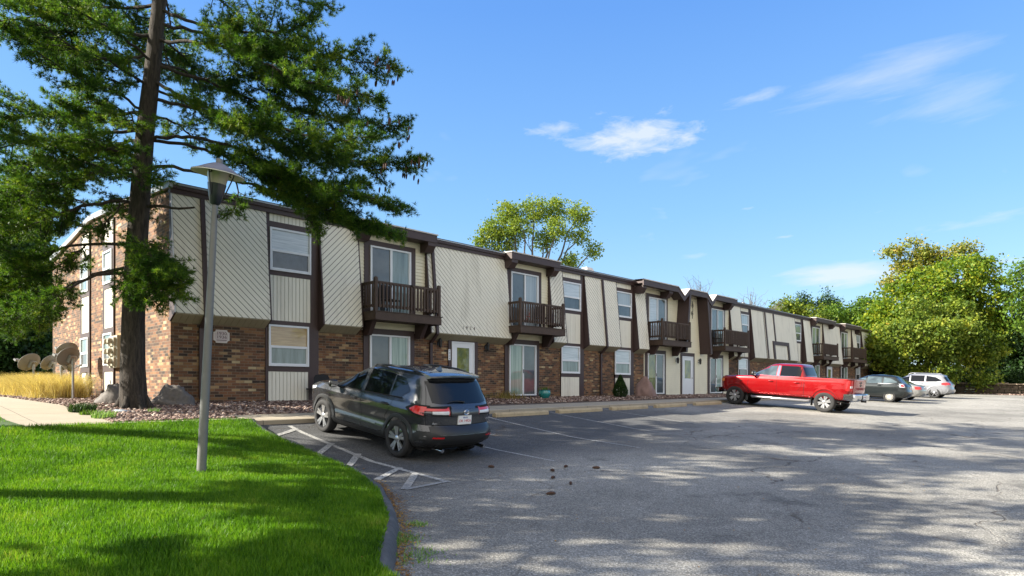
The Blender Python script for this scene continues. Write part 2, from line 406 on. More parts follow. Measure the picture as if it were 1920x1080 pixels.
# wheel stops
M['stop'] = simple('wheel stop concrete', (.42, .34, .22), .9, var=.3, scale=7, bmp=.6, bscale=30, stain=((.14, .11, .08), 2.5, .6))
spans = [(U(921, 13.2), U(1025, 13.2)), (U(1039, 13.2), U(1128, 13.2)), (U(1139, 13.2), U(1213, 13.2)), (U(1221, 13.2), U(1285, 13.2)), (U(1293, 13.2), U(1352, 13.2))]
names = ['long concrete wheel stop nearest the dark grey SUV', 'concrete wheel stop in front of the turquoise pot and ground floor window',
         'third of the five concrete wheel stops, in front of the cone shaped shrub', 'concrete wheel stop before the pinkish boulder and the third sliding door',
         'concrete wheel stop closest to the front of the red pickup']
for (a, b), nm in zip(spans, names):
    c = (a + b)/2; ln = 2.25; z = T(c, 13.15); g = MB()
    sl = (T(c+1, 13.15) - T(c-1, 13.15))/2
    prof = [(-.085, -.01), (-.085, .07), (-.05, .125), (.05, .125), (.085, .07), (.085, -.01)]
    xs = [-ln/2, -ln/2 + .03, ln/2 - .03, ln/2]; rows = []
    for i, x in enumerate(xs):
        k = .9 if i in (0, 3) else 1
        rows.append([(x, y*k, h*k + sl*x) for y, h in prof])
    g.grid(rows); g.add(rows[0], [tuple(range(6))]); g.add(rows[3], [tuple(range(6))])
    o = g.build('wheel_stop', M['stop'], smooth=30); o.location = (c, 13.15 + random.uniform(-.03, .03), z); o.rotation_euler.z = random.uniform(-.015, .015)
    tag(o, nm, 'wheel stop', 'concrete wheel stops along the pavement')

# lava rock mulch
def stones(name, pts, smin, smax, mat, label):
    ico = bmesh.new(); bmesh.ops.create_icosphere(ico, subdivisions=1, radius=1)
    bv = np.array([v.co[:] for v in ico.verts]); bf = np.array([[v.index for v in f.verts] for f in ico.faces]); ico.free()
    n = len(pts); s = RNG.uniform(smin, smax, (n, 1, 1)); sq = RNG.uniform(.55, 1.2, (n, 1, 3))
    V = bv[None]*(1 + RNG.uniform(-.25, .25, (n, len(bv), 1)))*s*sq
    a = RNG.uniform(0, 2*PI, n); c, q = np.cos(a), np.sin(a)
    X = V[..., 0]*c[:, None] - V[..., 1]*q[:, None]; Y = V[..., 0]*q[:, None] + V[..., 1]*c[:, None]
    V = np.stack([X, Y, V[..., 2]*.7], -1) + np.array(pts)[:, None, :]
    F = V[:, bf].reshape(-1, 3)
    o = npmesh(name, F, n*len(bf), 3, mat); bm = bmesh.new(); bm.from_mesh(o.data); bmesh.ops.remove_doubles(bm, verts=bm.verts, dist=1e-5); bm.to_mesh(o.data); bm.free()
    return tag(o, label, 'gravel', kind='stuff')
def mulchmat():
    m, nt, b = _m('lava rock'); g_ = N(nt, 'ShaderNodeNewGeometry')
    rp = ramp(nt, [(0, (.05, .03, .027)), (.35, (.11, .067, .053)), (.6, (.19, .125, .10)), (.8, (.28, .20, .165)), (.95, (.44, .36, .31))]); lk(nt, g_.outputs['Random Per Island'], rp.inputs[0])
    lk(nt, rp.outputs[0], b.inputs['Base Color']); b.inputs['Roughness'].default_value = .95; return m
M['lava'] = mulchmat(); pts = []
for _ in range(9500):
    u = random.uniform(3.72, 6.1); v = 14.4 + 17*random.random()**1.5; pts.append((u, v, L(u, v) + random.uniform(0, .03)))
for _ in range(5200):
    u = random.uniform(6.0, 11.5); v = random.uniform(15.0, 18.36); pts.append((u, v, L(u, v) + random.uniform(0, .03)))
for _ in range(9000):
    u = 11 + 28*random.random()**1.3; v = random.uniform(15.6, 18.3); pts.append((u, v, L(u, v) + random.uniform(0, .03)))
stones('rock_mulch', pts, .025, .06, M['lava'], 'reddish brown lava rock mulch along the foot of the building')

# ------------------------------------------------------------------ lawn blades
def blades(name, P, hmin, hmax, w, mat, lean=.45, seg2=True):
    n = len(P); P = np.asarray(P, dtype=float); h = RNG.uniform(hmin, hmax, n); a = RNG.uniform(0, 2*PI, n); ln = RNG.uniform(.1, lean, n)*h
    d = np.stack([np.cos(a), np.sin(a)], -1); b = RNG.uniform(0, 2*PI, n); s = np.stack([np.cos(b), np.sin(b)], -1)*w/2
    def pt(o, sgn, t, hh): return np.concatenate([P[:, :2] + d*(ln*t)[:, None] + s*sgn*o, (P[:, 2] + h*hh)[:, None]], 1)
    A, B, C, D, E_ = pt(1, 1, 0, 0), pt(1, -1, 0, 0), pt(.75, 1, .35, .6), pt(.75, -1, .35, .6), pt(0, 1, 1, 1)
    V = np.stack([A, B, D, A, D, C, C, D, E_], 1).reshape(-1, 3)
    o = npmesh(name, V, n*3, 3, mat); bm = bmesh.new(); bm.from_mesh(o.data); bmesh.ops.remove_doubles(bm, verts=bm.verts, dist=1e-6); bm.to_mesh(o.data); bm.free()
    return o
M['grass'] = foliage('lawn grass', [(.12, (.032, .092, .006)), (.42, (.075, .185, .009)), (.68, (.135, .265, .014)), (.86, (.22, .31, .035)), (.97, (.34, .33, .09))], .38, .5, .42, 1.3)
def lawnpts(n, vmin, vmax):
    out = []
    while len(out) < n:
        v = random.uniform(vmin, vmax); u = random.uniform(-2.2, 6.2)
        if u > uL(v) - .12: continue
        Y = .719*u + .695*v; X = .695*u - .719*v
        if Y < 3.0 or X < -.84*Y or X/Y > .1: continue
        # keep more blades close to the camera
        if random.random() > min(1, (8.0/Y)**1.2): continue
        out.append((u, v, T(u, v) + .10 + .035*min(1, (uL(v)-u)*2)))
    return out
lp = lawnpts(230000, 2.5, 13.55)
for _ in range(9000):
    u = random.uniform(-3, 2.18); v = random.uniform(14.5, 26); lp.append((u, v, L(u, v) + .01))
o = blades('lawn_grass', lp, .04, .095, .0085, M['grass']); tag(o, 'bright green mown lawn grass in the left foreground', 'grass', kind='stuff')
# ================================================================== BUILDING
VW = 18.4; BZ = 1.6
U0, U1 = 6.08, U(1633, 18.3)
BO = (U0, VW, BZ)
B = empty('apartment_building', BO, 'long two storey brick apartment building with cream sloped siding and dark brown trim', 'building')
EACH = {'post', 'side_cheek', 'bracket', 'brace', 'edge_board'}
def bb(mb, name, mat, parent=None, **k):
    if name in EACH: return build_each(mb, name, mat, parent or B, BO, **k)
    return mb.build(name, mat, parent or B, BO, **k)
M['brick'] = brick('brick wall')
M['brick_end'] = M['brick']
cream = (.60, .565, .455)
M['cream'] = simple('cream painted siding', (.77, .74, .64), .6, var=.06, scale=2, ssc=(1, 1, .10), stain=((.36, .33, .27), 2.6, .5))
M['groove'] = simple('siding groove', (.13, .12, .10), .8)  # shadow between the boards put into the dark backing colour
M['creamlap'] = simple('cream lap siding', (.76, .71, .55), .55, var=.05, scale=2, stain=((.3, .27, .2), .6, .25))
M['soffit'] = simple('tan soffit boards', (.34, .30, .21), .7, var=.15, scale=3)
M['brown'] = simple('dark brown trim paint', (.055, .033, .031), .55, var=.2, scale=4, bmp=.15, bscale=40)
M['brownwood'] = simple('brown stained balcony timber', (.062, .038, .026), .7, var=.45, scale=9, bmp=.4, bscale=50)
M['white'] = simple('white vinyl frame', (.70, .72, .76), .4, var=.04)
M['glassd'] = simple('dark window glass', (.035, .045, .055), .04, var=.3, scale=1.2, spec=.9, coat=1)
def paneglass(name, a, b_, sc=(8, 8, .3), rough=.18):
    m, nt, b = _m(name); p = pos(nt); f = noise(nt, p, 1.5, 4, .6, .2, sc)
    r = ramp(nt, [(.35, a), (.65, b_)]); lk(nt, f, r.inputs[0]); lk(nt, r.outputs[0], b.inputs['Base Color']); b.inputs['Roughness'].default_value = .5
    b.inputs['Coat Weight'].default_value = 1; b.inputs['Coat Roughness'].default_value = .015; b.inputs['Coat IOR'].default_value = 1.6
    bump(nt, b, noise(nt, p, .9, 2), .04, .02); return m
M['blind'] = paneglass('window glass over white blind', (.36, .42, .47), (.55, .60, .64), (1, 1, 25))
M['curtain'] = paneglass('glass over pale green curtain', (.11, .17, .14), (.34, .43, .36), (14, 14, .25))
M['sheer'] = paneglass('glass over grey vertical blind', (.16, .19, .21), (.42, .47, .50), (26, 26, .1))
M['screen'] = paneglass('grey insect screen', (.045, .05, .053), (.085, .095, .095), (1, 1, 1))
M['darkpane'] = paneglass('glass of a dark room', (.012, .016, .02), (.05, .06, .07), (1.5, 1.5, 1))
M['ply'] = paneglass('glass over plywood', (.30, .19, .08), (.50, .36, .18), (1, 1, 18))
M['doorglass'] = paneglass('door glass with painted tree reflection', (.05, .07, .012), (.20, .20, .02), (2, 2, 1.2))  # yellow green reflection of trees painted into the pane colour
M['reflect'] = paneglass('green grey glass', (.09, .13, .12), (.2, .26, .25), (5, 5, .4))
M['metal'] = simple('grey metal edge', (.36, .37, .38), .45, metal=.4)
M['roof'] = simple('pale roof shingles', (.55, .52, .50), .9, var=.2, scale=8, bmp=.4)
M['black'] = simple('black metal', (.012, .012, .013), .4)
Z_SOF, Z_SOB, Z_FB, Z_FT = 3.96, 3.76, 7.12, 7.36
OV = .36                                  # overhang of the sloped siding

# masonry body
g = MB(); g.box(U0 + .01, U1 - .3, VW, VW + .25, .9, 3.9); bb(g, 'brick_wall', M['brick'])
gab = [(18.4, 7.2), (22.4, 7.62), (26.2, 7.82), (28.4, 7.55), (32, 7.2)]
g = MB(); g.prism([(U0, 18.397, .9)] + [(U0, v, z) for v, z in gab] + [(U0, 32, .9)], (.3, 0, 0)); o = bb(g, 'end_wall', M['brick'])
g = MB(); g.box(U1 - .3, U1 - .05, VW - .002, 32, .9, 7.2); bb(g, 'far_end_wall', M['brick'])
g = MB(); g.box(U0 + .3, U1 - .3, 31.7, 31.95, .9, 7.2); bb(g, 'rear_wall', M['brick'])
# upper wall behind everything
g = MB(); g.box(U0 + .31, U1 - .31, VW + .03, VW + .24, 3.902, 7.3); bb(g, 'upper_wall', M['creamlap'])
# roof
g = MB()
g.grid([[(u, v, z + .10) for v, z in [(18.22, 7.30)] + gab[1:-1] + [(32.1, 7.2)]] for u in (U0 - .08, U1 + .05)])
g.grid([[(u, v, z - .02) for v, z in [(18.22, 7.30)] + gab[1:-1] + [(32.1, 7.2)]] for u in (U0 - .08, U1 + .05)])
ro = bb(g, 'roof', M['roof'])
g = MB()
pr = [(18.2, 7.30)] + gab[1:]
for (a, za), (b_, zb) in zip(pr[:-1], pr[1:]):
    g.prism([(U0 - .10, a, za - .06), (U0 - .10, b_, zb - .06), (U0 - .10, b_, zb + .12), (U0 - .10, a, za + .12)], (.09, 0, 0))
bb(g, 'roof_edge_metal', M['metal'], ro)

def lap(mb, u0, u1, z0, z1, v, pitch=.115):
    n = max(1, round((z1 - z0)/pitch)); h = (z1 - z0)/n
    for k in range(n):
        a = z0 + k*h; mb.grid([[(u0, v, a), (u1, v, a)], [(u0, v - .026, a + .001), (u1, v - .026, a + .001)], [(u0, v - .006, a + h), (u1, v - .006, a + h)]])
    return mb
def verts_(mb, u0, u1, z0, z1, v, pitch=.115):
    n = max(1, round((u1 - u0)/pitch)); w = (u1 - u0)/n
    for k in range(n): mb.box(u0 + k*w + .007, u0 + (k+1)*w - .007, v - .02, v, z0, z1)
    return mb
def clip(poly, nrm, d, keep):
    out = []
    for i in range(len(poly)):
        a, b_ = poly[i], poly[(i+1) % len(poly)]; da = (a.dot(nrm) - d)*keep; db = (b_.dot(nrm) - d)*keep
        if da >= 0: out.append(a)
        if da*db < 0: out.append(a + (b_ - a)*(da/(da - db)))
    return out
def boards(mb, Q, ang, pitch=.135, gap=.020, thick=.018):
    P = [Vector(q) for q in Q]; e1 = (P[1] - P[0]).normalized(); nr = e1.cross(P[3] - P[0]).normalized(); e2 = nr.cross(e1)
    if nr.y > 0: nr = -nr
    poly = [Vector(((p - P[0]).dot(e1), (p - P[0]).dot(e2))) for p in P]
    nn = Vector((math.cos(ang), math.sin(ang))); ds = [p.dot(nn) for p in poly]
    d = min(ds) - random.random()*pitch
    while d < max(ds):
        q = clip(clip(poly, nn, d + gap/2, 1), nn, d + pitch - gap/2, -1)
        if len(q) >= 3: mb.prism([P[0] + e1*p.x + e2*p.y + nr*.001 for p in q], nr*thick)
        d += pitch
    return mb

def mansard(pl, pr_, direc, sides='brown', uu=None, ztop=Z_FB, ov=OV):
    a, b_ = (U(pl), U(pr_)) if uu is None else uu
    a += .01; b_ -= .01
    vt, vb = VW - .06, VW - ov
    g = MB(); ang = {'\\': R(45), '/': R(135), '|': 0.}[direc]
    far = max(0, (a - 35)/35)
    boards(g, [(a, vb, Z_SOF), (b_, vb, Z_SOF), (b_, vt, ztop), (a, vt, ztop)], ang, .135 + .09*far, .020 + .006*far)
    o = bb(g, 'siding_panel', M['cream'])
    g = MB(); g.prism([(a, vb + .003, Z_SOF), (a, vt + .003, ztop), (a, VW - .004, ztop), (a, VW - .004, Z_SOB)], (b_ - a, 0, 0)); bb(g, 'panel_backing', M['groove'], o)
    # brown side cheeks
    g = MB()
    for x in (a - .045, b_):
        g.prism([(x, vb - .018, Z_SOF - .004), (x, vt - .018, ztop), (x, VW - .002, ztop), (x, VW - .002, Z_SOB - .01)], (.045, 0, 0))
    bb(g, 'side_cheek', M['brown'], o)
    # sloped soffit of boards
    g = MB(); n = max(2, int((b_ - a)/.16)); w = (b_ - a)/n
    for k in range(n):
        x = a + k*w + .004
        g.prism([(x, vb + .005, Z_SOF - .004), (x, VW - .006, Z_SOB - .008), (x, VW - .006, Z_SOB - .03), (x, vb + .005, Z_SOF - .026)], (w - .008, 0, 0))
    bb(g, 'soffit', M['soffit'], o)
    return o
W_IN = .10
def window(pl, pr_, z0, z1, up=None, lo=None, v=VW, uu=None, axis='u', name='window'):
    a, b_ = (U(pl), U(pr_)) if uu is None else uu
    fw = .055; vf = v - .085
    def bx(mb, x0, x1, y0, y1, zz0, zz1):
        if axis == 'u': mb.box(x0, x1, y0, y1, zz0, zz1)
        else: mb.box(U0 - (VW - y0), U0 - (VW - y1), x0, x1, zz0, zz1)
    g = MB(); zm = z0 + (z1 - z0)*.47
    bx(g, a, b_, vf, v - .03, z0, z0 + fw); bx(g, a, b_, vf, v - .03, z1 - fw, z1)
    bx(g, a, a + fw, vf, v - .03, z0 + fw, z1 - fw); bx(g, b_ - fw, b_, vf, v - .03, z0 + fw, z1 - fw)
    bx(g, a + fw, b_ - fw, vf + .012, v - .03, zm - .035, zm + .035)
    bx(g, a + fw, a + fw + .03, vf + .02, v - .03, z0 + fw, zm - .035); bx(g, b_ - fw - .03, b_ - fw, vf + .02, v - .03, z0 + fw, zm - .035); bx(g, a + fw + .03, b_ - fw - .03, vf + .02, v - .03, z0 + fw, z0 + fw + .03)
    w = bb(g, name, M['white'])
    g = MB(); bx(g, a + fw, b_ - fw, v - .045, v - .032, zm + .035, z1 - fw); bb(g, 'pane', M[up or 'blind'], w)
    g = MB(); bx(g, a + fw + .03, b_ - fw - .03, v - .04, v - .031, z0 + fw + .03, zm - .035); bb(g, 'pane', M[lo or 'darkpane'], w)
    return w
def slider(uu, z0, z1, left, right, v=VW, handle=True):
    a, b_ = uu; fw = .055; g = MB(); vf = v - .085; c = (a + b_)/2
    g.box(a, b_, vf, v - .03, z0, z0 + fw); g.box(a, b_, vf, v - .03, z1 - fw, z1)
    g.box(a, a + fw, vf, v - .03, z0 + fw, z1 - fw); g.box(b_ - fw, b_, vf, v - .03, z0 + fw, z1 - fw)
    g.box(c - .04, c + .05, vf + .012, v - .03, z0 + fw, z1 - fw); g.box(a + fw, a + fw + .035, vf + .03, v - .03, z0 + fw, z1 - fw); g.box(b_ - fw - .04, b_ - fw, vf + .02, v - .03, z0 + fw, z1 - fw)
    w = bb(g, 'sliding_door', M['white'])
    g = MB(); g.box(a + fw + .035, c - .04, v - .045, v - .032, z0 + fw, z1 - fw); bb(g, 'pane', M[left], w)
    g = MB(); g.box(c + .05, b_ - fw - .04, v - .05, v - .032, z0 + fw, z1 - fw); bb(g, 'pane', M[right], w)
    if handle:
        zc = z0 + 1.0; g = MB(); g.box(c + .0, c + .02, vf - .01, vf + .012, zc - .08, zc + .08); bb(g, 'handle', M['black'], w)
    return w
def frame(boxes):                        # dark brown boards round the openings
    g = MB()
    for b_ in boxes: g.box(b_[0], b_[1], VW - .04, VW - .001, b_[2], b_[3])
    return bb(g, 'brown_trim', M['brown'])
def window_bay(pl, pr_, wl, wr, gl, gr_, ground=True, up='blind', gup='blind', glo='darkpane', upper_only=False):
    a, b_ = U(pl), U(pr_); x0, x1 = U(wl), U(wr); y0, y1 = U(gl), U(gr_)
    fr = []
    # upper storey: strip, header, window, sill board, panel, band
    if x0 - a > .02: fr.append((a, x0, 3.99, Z_FB))
    fr += [(x1, b_, 3.99, Z_FB), (x0, x1, 6.72, 6.90), (x0, x1, 5.32, 5.46)]
    if upper_only:
        frame(fr); g = verts_(MB(), x0, x1, 6.9, Z_FB, VW - .012); bb(g, 'vertical_siding', M['cream'])
        g = verts_(MB(), x0, x1, 3.99, 5.32, VW - .012); bb(g, 'vertical_siding', M['cream']); window(0, 0, 5.46, 6.72, up, uu=(x0, x1)); return
    fr += [(a, b_, 3.86, 3.99), (a, y0, 1.62, 3.86), (y1, b_, 1.62, 3.86), (y0, y1, 2.48, 2.64), (a, b_, 1.5, 1.62)]
    frame(fr)
    g = verts_(MB(), x0, x1, 6.9, Z_FB, VW - .012); bb(g, 'vertical_siding', M['cream'])
    g = verts_(MB(), x0, x1, 3.99, 5.32, VW - .012); bb(g, 'vertical_siding', M['cream'])
    g = verts_(MB(), y0, y1, 1.62, 2.48, VW - .012); bb(g, 'vertical_siding', M['cream'])
    g = MB(); g.box(min(x0, y0), max(x1, y1), VW - .013, VW - .0005, 1.62, Z_FB); bb(g, 'panel_backing', M['groove'])
    window(0, 0, 5.46, 6.72, up, uu=(x0, x1)); window(0, 0, 2.64, 3.86, gup, glo, uu=(y0, y1))

def balcony(a, b_, p=.93, label=None):
    v1 = VW - p; zt, zb = 4.46, 4.17
    g = MB(); g.box(a, b_, v1, VW - .05, zb + .03, zt - .03); g.box(a - .04, b_ + .05, v1 - .05, VW - .05, zt - .03, zt)
    g.box(a - .01, b_ + .01, v1 - .03, v1 + .001, zb, zt - .03); g.box(a - .03, a, v1, VW - .05, zb, zt - .03); g.box(b_, b_ + .03, v1, VW - .05, zb, zt - .03)
    bal = bb(g, 'balcony', M['brownwood'], bevel=.006); bal['label'] = label or 'dark brown timber balcony'
    g = MB()
    for x, y in ((a + .0, v1 + .0), (b_ - .10, v1)): g.box(x, x + .10, y, y + .10, zt - .25, 5.52)
    g.box(a + (b_-a)*.52, a + (b_-a)*.52 + .09, v1 + .02, v1 + .09, zt - .1, 5.42)
    for x in (a, b_ - .09): g.box(x, x + .09, VW - .14, VW - .05, zt, 5.42)
    for x, y in ((a, v1), (b_ - .10, v1)): g.add([(x, y, 5.52), (x+.1, y, 5.52), (x+.1, y+.1, 5.52), (x, y+.1, 5.52), (x+.05, y+.05, 5.56)], [(0,1,4),(1,2,4),(2,3,4),(3,0,4)])
    bb(g, 'post', M['brownwood'], bal)
    g = MB()
    g.box(a + .1, b_ - .1, v1 + .02, v1 + .06, 5.33, 5.42); g.box(a + .1, b_ - .1, v1 + .02, v1 + .06, 4.60, 4.68)
    n = int((b_ - a - .2)/.135); w = (b_ - a - .2)/n
    for k in range(n):
        x = a + .1 + (k + .5)*w; h = random.uniform(-.004, .004)
        g.box(x - .03, x + .03, v1 - .02 + h, v1 + .02, 4.57, 5.36)
    bb(g, 'railing', M['brownwood'], bal)
    for x in (a + .02, b_ - .06):
        g = MB(); g.box(x, x + .04, v1 + .1, VW - .14, 5.33, 5.42); g.box(x, x + .04, v1 + .1, VW - .14, 4.60, 4.68)
        for k in range(5):
            y = v1 + .1 + (k + .5)*(p - .24)/5; g.box(x - .02, x + .0, y - .028, y + .028, 4.57, 5.36)
        bb(g, 'railing', M['brownwood'], bal)
    # braces under the deck
    g = MB()
    for x in (a + .12, b_ - .45):
        g.prism([(x, VW - .05, zb + .03), (x, v1 + .3, zb + .03), (x, VW - .32, 3.72), (x, VW - .05, 3.72)], (.16, 0, 0))
    bb(g, 'brace', M['brown'], bal)
    return bal
def canopy(a, b_, d=.46, brk=True):
    v1 = VW - .08 - d; g = MB()
    g.prism([(a, v1, 7.10), (a, VW + .1, 7.10), (a, VW + .1, 7.42), (a, v1, 7.36)], (b_ - a, 0, 0))
    c = bb(g, 'canopy', M['brown'], bevel=.008)
    g = MB(); g.prism([(a - .03, v1 - .03, 7.363), (a - .03, VW + .6, 7.425), (a - .03, VW + .6, 7.47), (a - .03, v1 - .03, 7.405)], (b_ - a + .06, 0, 0)); bb(g, 'canopy_roof', M['roof'], c)
    if brk:
        g = MB()
        for x in (a + .03, b_ - .38):
            g.prism([(x, VW - .05, 7.10), (x, v1 + .03, 7.10), (x, v1 + .03, 6.98), (x, v1 + .22, 6.78), (x, VW - .05, 6.78)], (.34, 0, 0))
        bb(g, 'bracket', M['brown'], c)
    return c
def downspout(pu, jog=True, z0=1.7, top=7.1):
    w = .055; g = MB(); vt, vb = VW - .06, VW - OV
    def seg(p, q):
        p, q = Vector(p), Vector(q); d = (q - p).normalized(); s = Vector((1, 0, 0)); t = d.cross(s)
        g.obox((p + q)/2, s*w, t*.035, (q - p)/2*1.0)
    seg((pu, vt - .06, top), (pu, vb - .06, Z_SOF - .05)); seg((pu, vb - .06, Z_SOF - .03), (pu, VW - .05, 3.62)); seg((pu, VW - .05, 3.66), (pu, VW - .05, z0))
    return bb(g, 'downspout', M['brown'])
def fascia(a, b_):
    g = MB(); g.box(a, b_, VW - .12, VW + .02, Z_FB, 7.24); g.box(a, b_, VW - .17, VW - .02, 7.243, 7.335)
    f = bb(g, 'fascia', M['brown'])
    g = MB(); g.box(a, b_, VW - .19, VW + .3, 7.337, 7.375); bb(g, 'drip_edge', M['metal'], f)
    return f

# ---- siding sections
mansard(320, 497, '\\'); mansard(597, 668, '/'); mansard(797, 947, '\\'); mansard(1027, 1051, '/')
mansard(1093.6, 1152.5, '\\'); mansard(1187, 1206, '/'); mansard(1366, 1385.5, '\\'); mansard(1405.5, 1428, '\\')
mansard(1429, 1487.5, '\\'); mansard(1503.5, 1516.5, '/'); mansard(1541, 1572, '\\'); mansard(1595, 1602.5, '/'); mansard(1613.5, 1633, '\\', uu=(U(1613.5), U1 - .05))
g = MB(); g.box(U0 - .012, U0 + .005, VW - .055, VW - .0, 3.96, 7.1)
g.prism([(U0 - .03, VW - .085, Z_FB), (U0 - .03, VW - .03, Z_FB), (U0 - .03, VW - OV + .05, Z_SOF), (U0 - .03, VW - OV - .02, Z_SOF)], (.035, 0, 0)); bb(g, 'corner_trim', M['white'])
# ---- window bays
window_bay(497, 596, 504, 581, 502, 577, gup='ply', glo='reflect')
window_bay(1051, 1093.6, 1053, 1087, 1050.5, 1085, gup='blind', glo='reflect')
window_bay(1152.5, 1187, 1153.5, 1182, 1151, 1180, up='sheer', gup='blind', glo='reflect')
window_bay(1386, 1405, 1386.6, 1402, 1382.5, 1399.6, up='sheer')
window_bay(1488, 1503.5, 1488.6, 1500, 1488, 1500, upper_only=True, up='reflect')
window_bay(1603, 1613.5, 1603.4, 1611, 1603.4, 1611)
# ---- balcony bays
def bay(pl, pr_, sl, sr, gl, gr_, L1, R1, L2, R2, brickbelow=True):
    a, b_ = U(pl), U(pr_); x0, x1 = U(sl), U(sr); y0, y1 = U(gl), U(gr_); t = .22
    g = lap(MB(), a, b_, 4.1, Z_FB, VW - .01); bb(g, 'lap_siding', M['creamlap'])
    g = MB()
    for q in ((x0 - t, x1 + t, 6.72, 6.9), (x0 - t, x0, 4.46, 6.72), (x1, x1 + t, 4.46, 6.72)): g.box(q[0], q[1], VW - .05, VW - .002, q[2], q[3])
    bb(g, 'brown_trim', M['brown'])
    slider((x0, x1), 4.48, 6.72, L1, R1, v=VW - .01)
    # ground floor
    g = lap(MB(), y0 - t, y1 + t, 3.98, 4.3, VW - .03, .12); bb(g, 'lap_siding', M['creamlap'])
    g = MB()
    for q in ((y0 - t, y1 + t, 3.78, 3.975), (y0 - t, y0, 1.66, 3.78), (y1, y1 + t, 1.66, 3.78), (y0 - t, y1 + t, 1.5, 1.66)): g.box(q[0], q[1], VW - .05, VW - .002, q[2], q[3])
    bb(g, 'brown_trim', M['brown'])
    slider((y0, y1), 1.68, 3.78, L2, R2, v=VW - .01)
bay(668, 797, 692, 768, 691, 766, 'screen', 'reflect', 'screen', 'curtain')
bay(947, 1027, 956, 1007, 952.5, 1003, 'screen', 'sheer', 'curtain', 'screen')
bay(1206, 1271, 1214.5, 1246.6, 1212.5, 1243, 'blind', 'screen', 'doorglass', 'darkpane')
bay(1342.5, 1366, 1331.5, 1355, 1329, 1351.6, 'screen', 'reflect', 'darkpane', 'curtain')
bay(1516.5, 1541, 1521, 1534.7, 1521, 1534.7, 'curtain', 'darkpane', 'darkpane', 'curtain')
bay(1572, 1595, 1575.5, 1587, 1575.5, 1587, 'darkpane', 'curtain', 'darkpane', 'curtain')
# far siding details: the brown box surround and battens
g = MB(); a, b_ = U(1441), U(1471)
def mv(z): return VW - .06 - (OV - .06)*(Z_FB - z)/(Z_FB - Z_SOF) - .022
for x0, x1, z0, z1 in ((a, a + .28, 3.97, 4.95), (b_ - .28, b_, 3.97, 4.95), (a, b_, 4.95, 5.2)):
    g.prism([(x0, mv(z0), z0), (x1, mv(z0), z0), (x1, mv(z1), z1), (x0, mv(z1), z1)], (0, -.06, 0))
for px_ in (1430, 1446): 
    x0 = U(px_); z0 = 3.97 if px_ == 1430 else 5.2
    g.prism([(x0, mv(z0), z0), (x0 + .16, mv(z0), z0), (x0 + .16, mv(7.11), 7.11), (x0, mv(7.11), 7.11)], (0, -.04, 0))
bb(g, 'brown_trim', M['brown'])
# ---- entry in the middle
ue0, ue1 = U(1206), U(1366)
g = lap(MB(), ue0 + .02, ue1 - .02, 1.62, 4.08, VW - .004); g2 = lap(g, U(1271), U(1342.5), 4.08, Z_FB, VW - .01); bb(g, 'lap_siding', M['creamlap'])
g = MB(); g.box(ue0, ue1, VW - .003, VW - .001, 1.4, 1.62); bb(g, 'brick_plinth', M['brick'])
for (bt, ft, bbm, fb, fz) in ((1271, 1292, 1264, 1285, 5.9), (1305.5, 1325, 1311.5, 1332, 3.93)):
    vf = VW - .62; g = MB(); zb_ = 3.93
    P = [(U(bbm), VW - .03, zb_), (U(fb, vf), vf, zb_), (U(ft, vf), vf, 7.12), (U(bt), VW - .03, 7.12)]
    g.prism(P, (.14, 0, 0)); w = bb(g, 'wing_panel', M['brown'])
    g = MB(); g.prism([(P[1][0] - .02, vf - .05, zb_), (P[1][0] + .17, vf - .05, zb_), (P[2][0] + .17, vf - .05, 7.12), (P[2][0] - .02, vf - .05, 7.12)], (0, .05, 0)); bb(g, 'edge_board', M['brown'], w)
# zigzag roof edge over the entry
zz = [(1207, 7.36), (1272, 7.36), (1283.5, 6.93), (1293, 7.36), (1326, 7.36), (1335.5, 6.93), (1343.5, 7.36), (1383, 7.36)]
vf = VW - .70; pts = [(U(x, vf), z) for x, z in zz]; g = MB(); gr = MB()
for (a, za), (b_, zb) in zip(pts[:-1], pts[1:]):
    g.prism([(a, vf, za - .27), (b_, vf, zb - .27), (b_, vf, zb), (a, vf, za)], (0, .07, 0))
    g.prism([(a, vf + .07, za - .15), (b_, vf + .07, zb - .15), (b_, vf + .07, zb - .05), (a, vf + .07, za - .05)], (0, .60, 0))
    gr.grid([[(a, vf - .03, za + .004), (b_, vf - .03, zb + .004)], [(a, vf - .03, za + .05), (b_, vf - .03, zb + .05)], [(a, VW + 1.8, za + .12), (b_, VW + 1.8, zb + .12)]])
zc = bb(g, 'canopy', M['brown']); zc['label'] = 'zigzag brown canopy over the entry'; bb(gr, 'canopy_roof', M['roof'], zc)
g = MB()
for x in (pts[0][0] + .1, pts[1][0] - .75, pts[-1][0] - .6):
    g.prism([(x, VW - .05, 7.09), (x, vf + .1, 7.09), (x, vf + .1, 6.98), (x, vf + .3, 6.74), (x, VW - .05, 6.74)], (.36, 0, 0))
bb(g, 'bracket', M['brown'], zc)
g = MB(); g.box(pts[-1][0] - .09, pts[-1][0], vf + .07, VW, 7.09, 7.36); bb(g, 'canopy_end', M['brown'], zc)
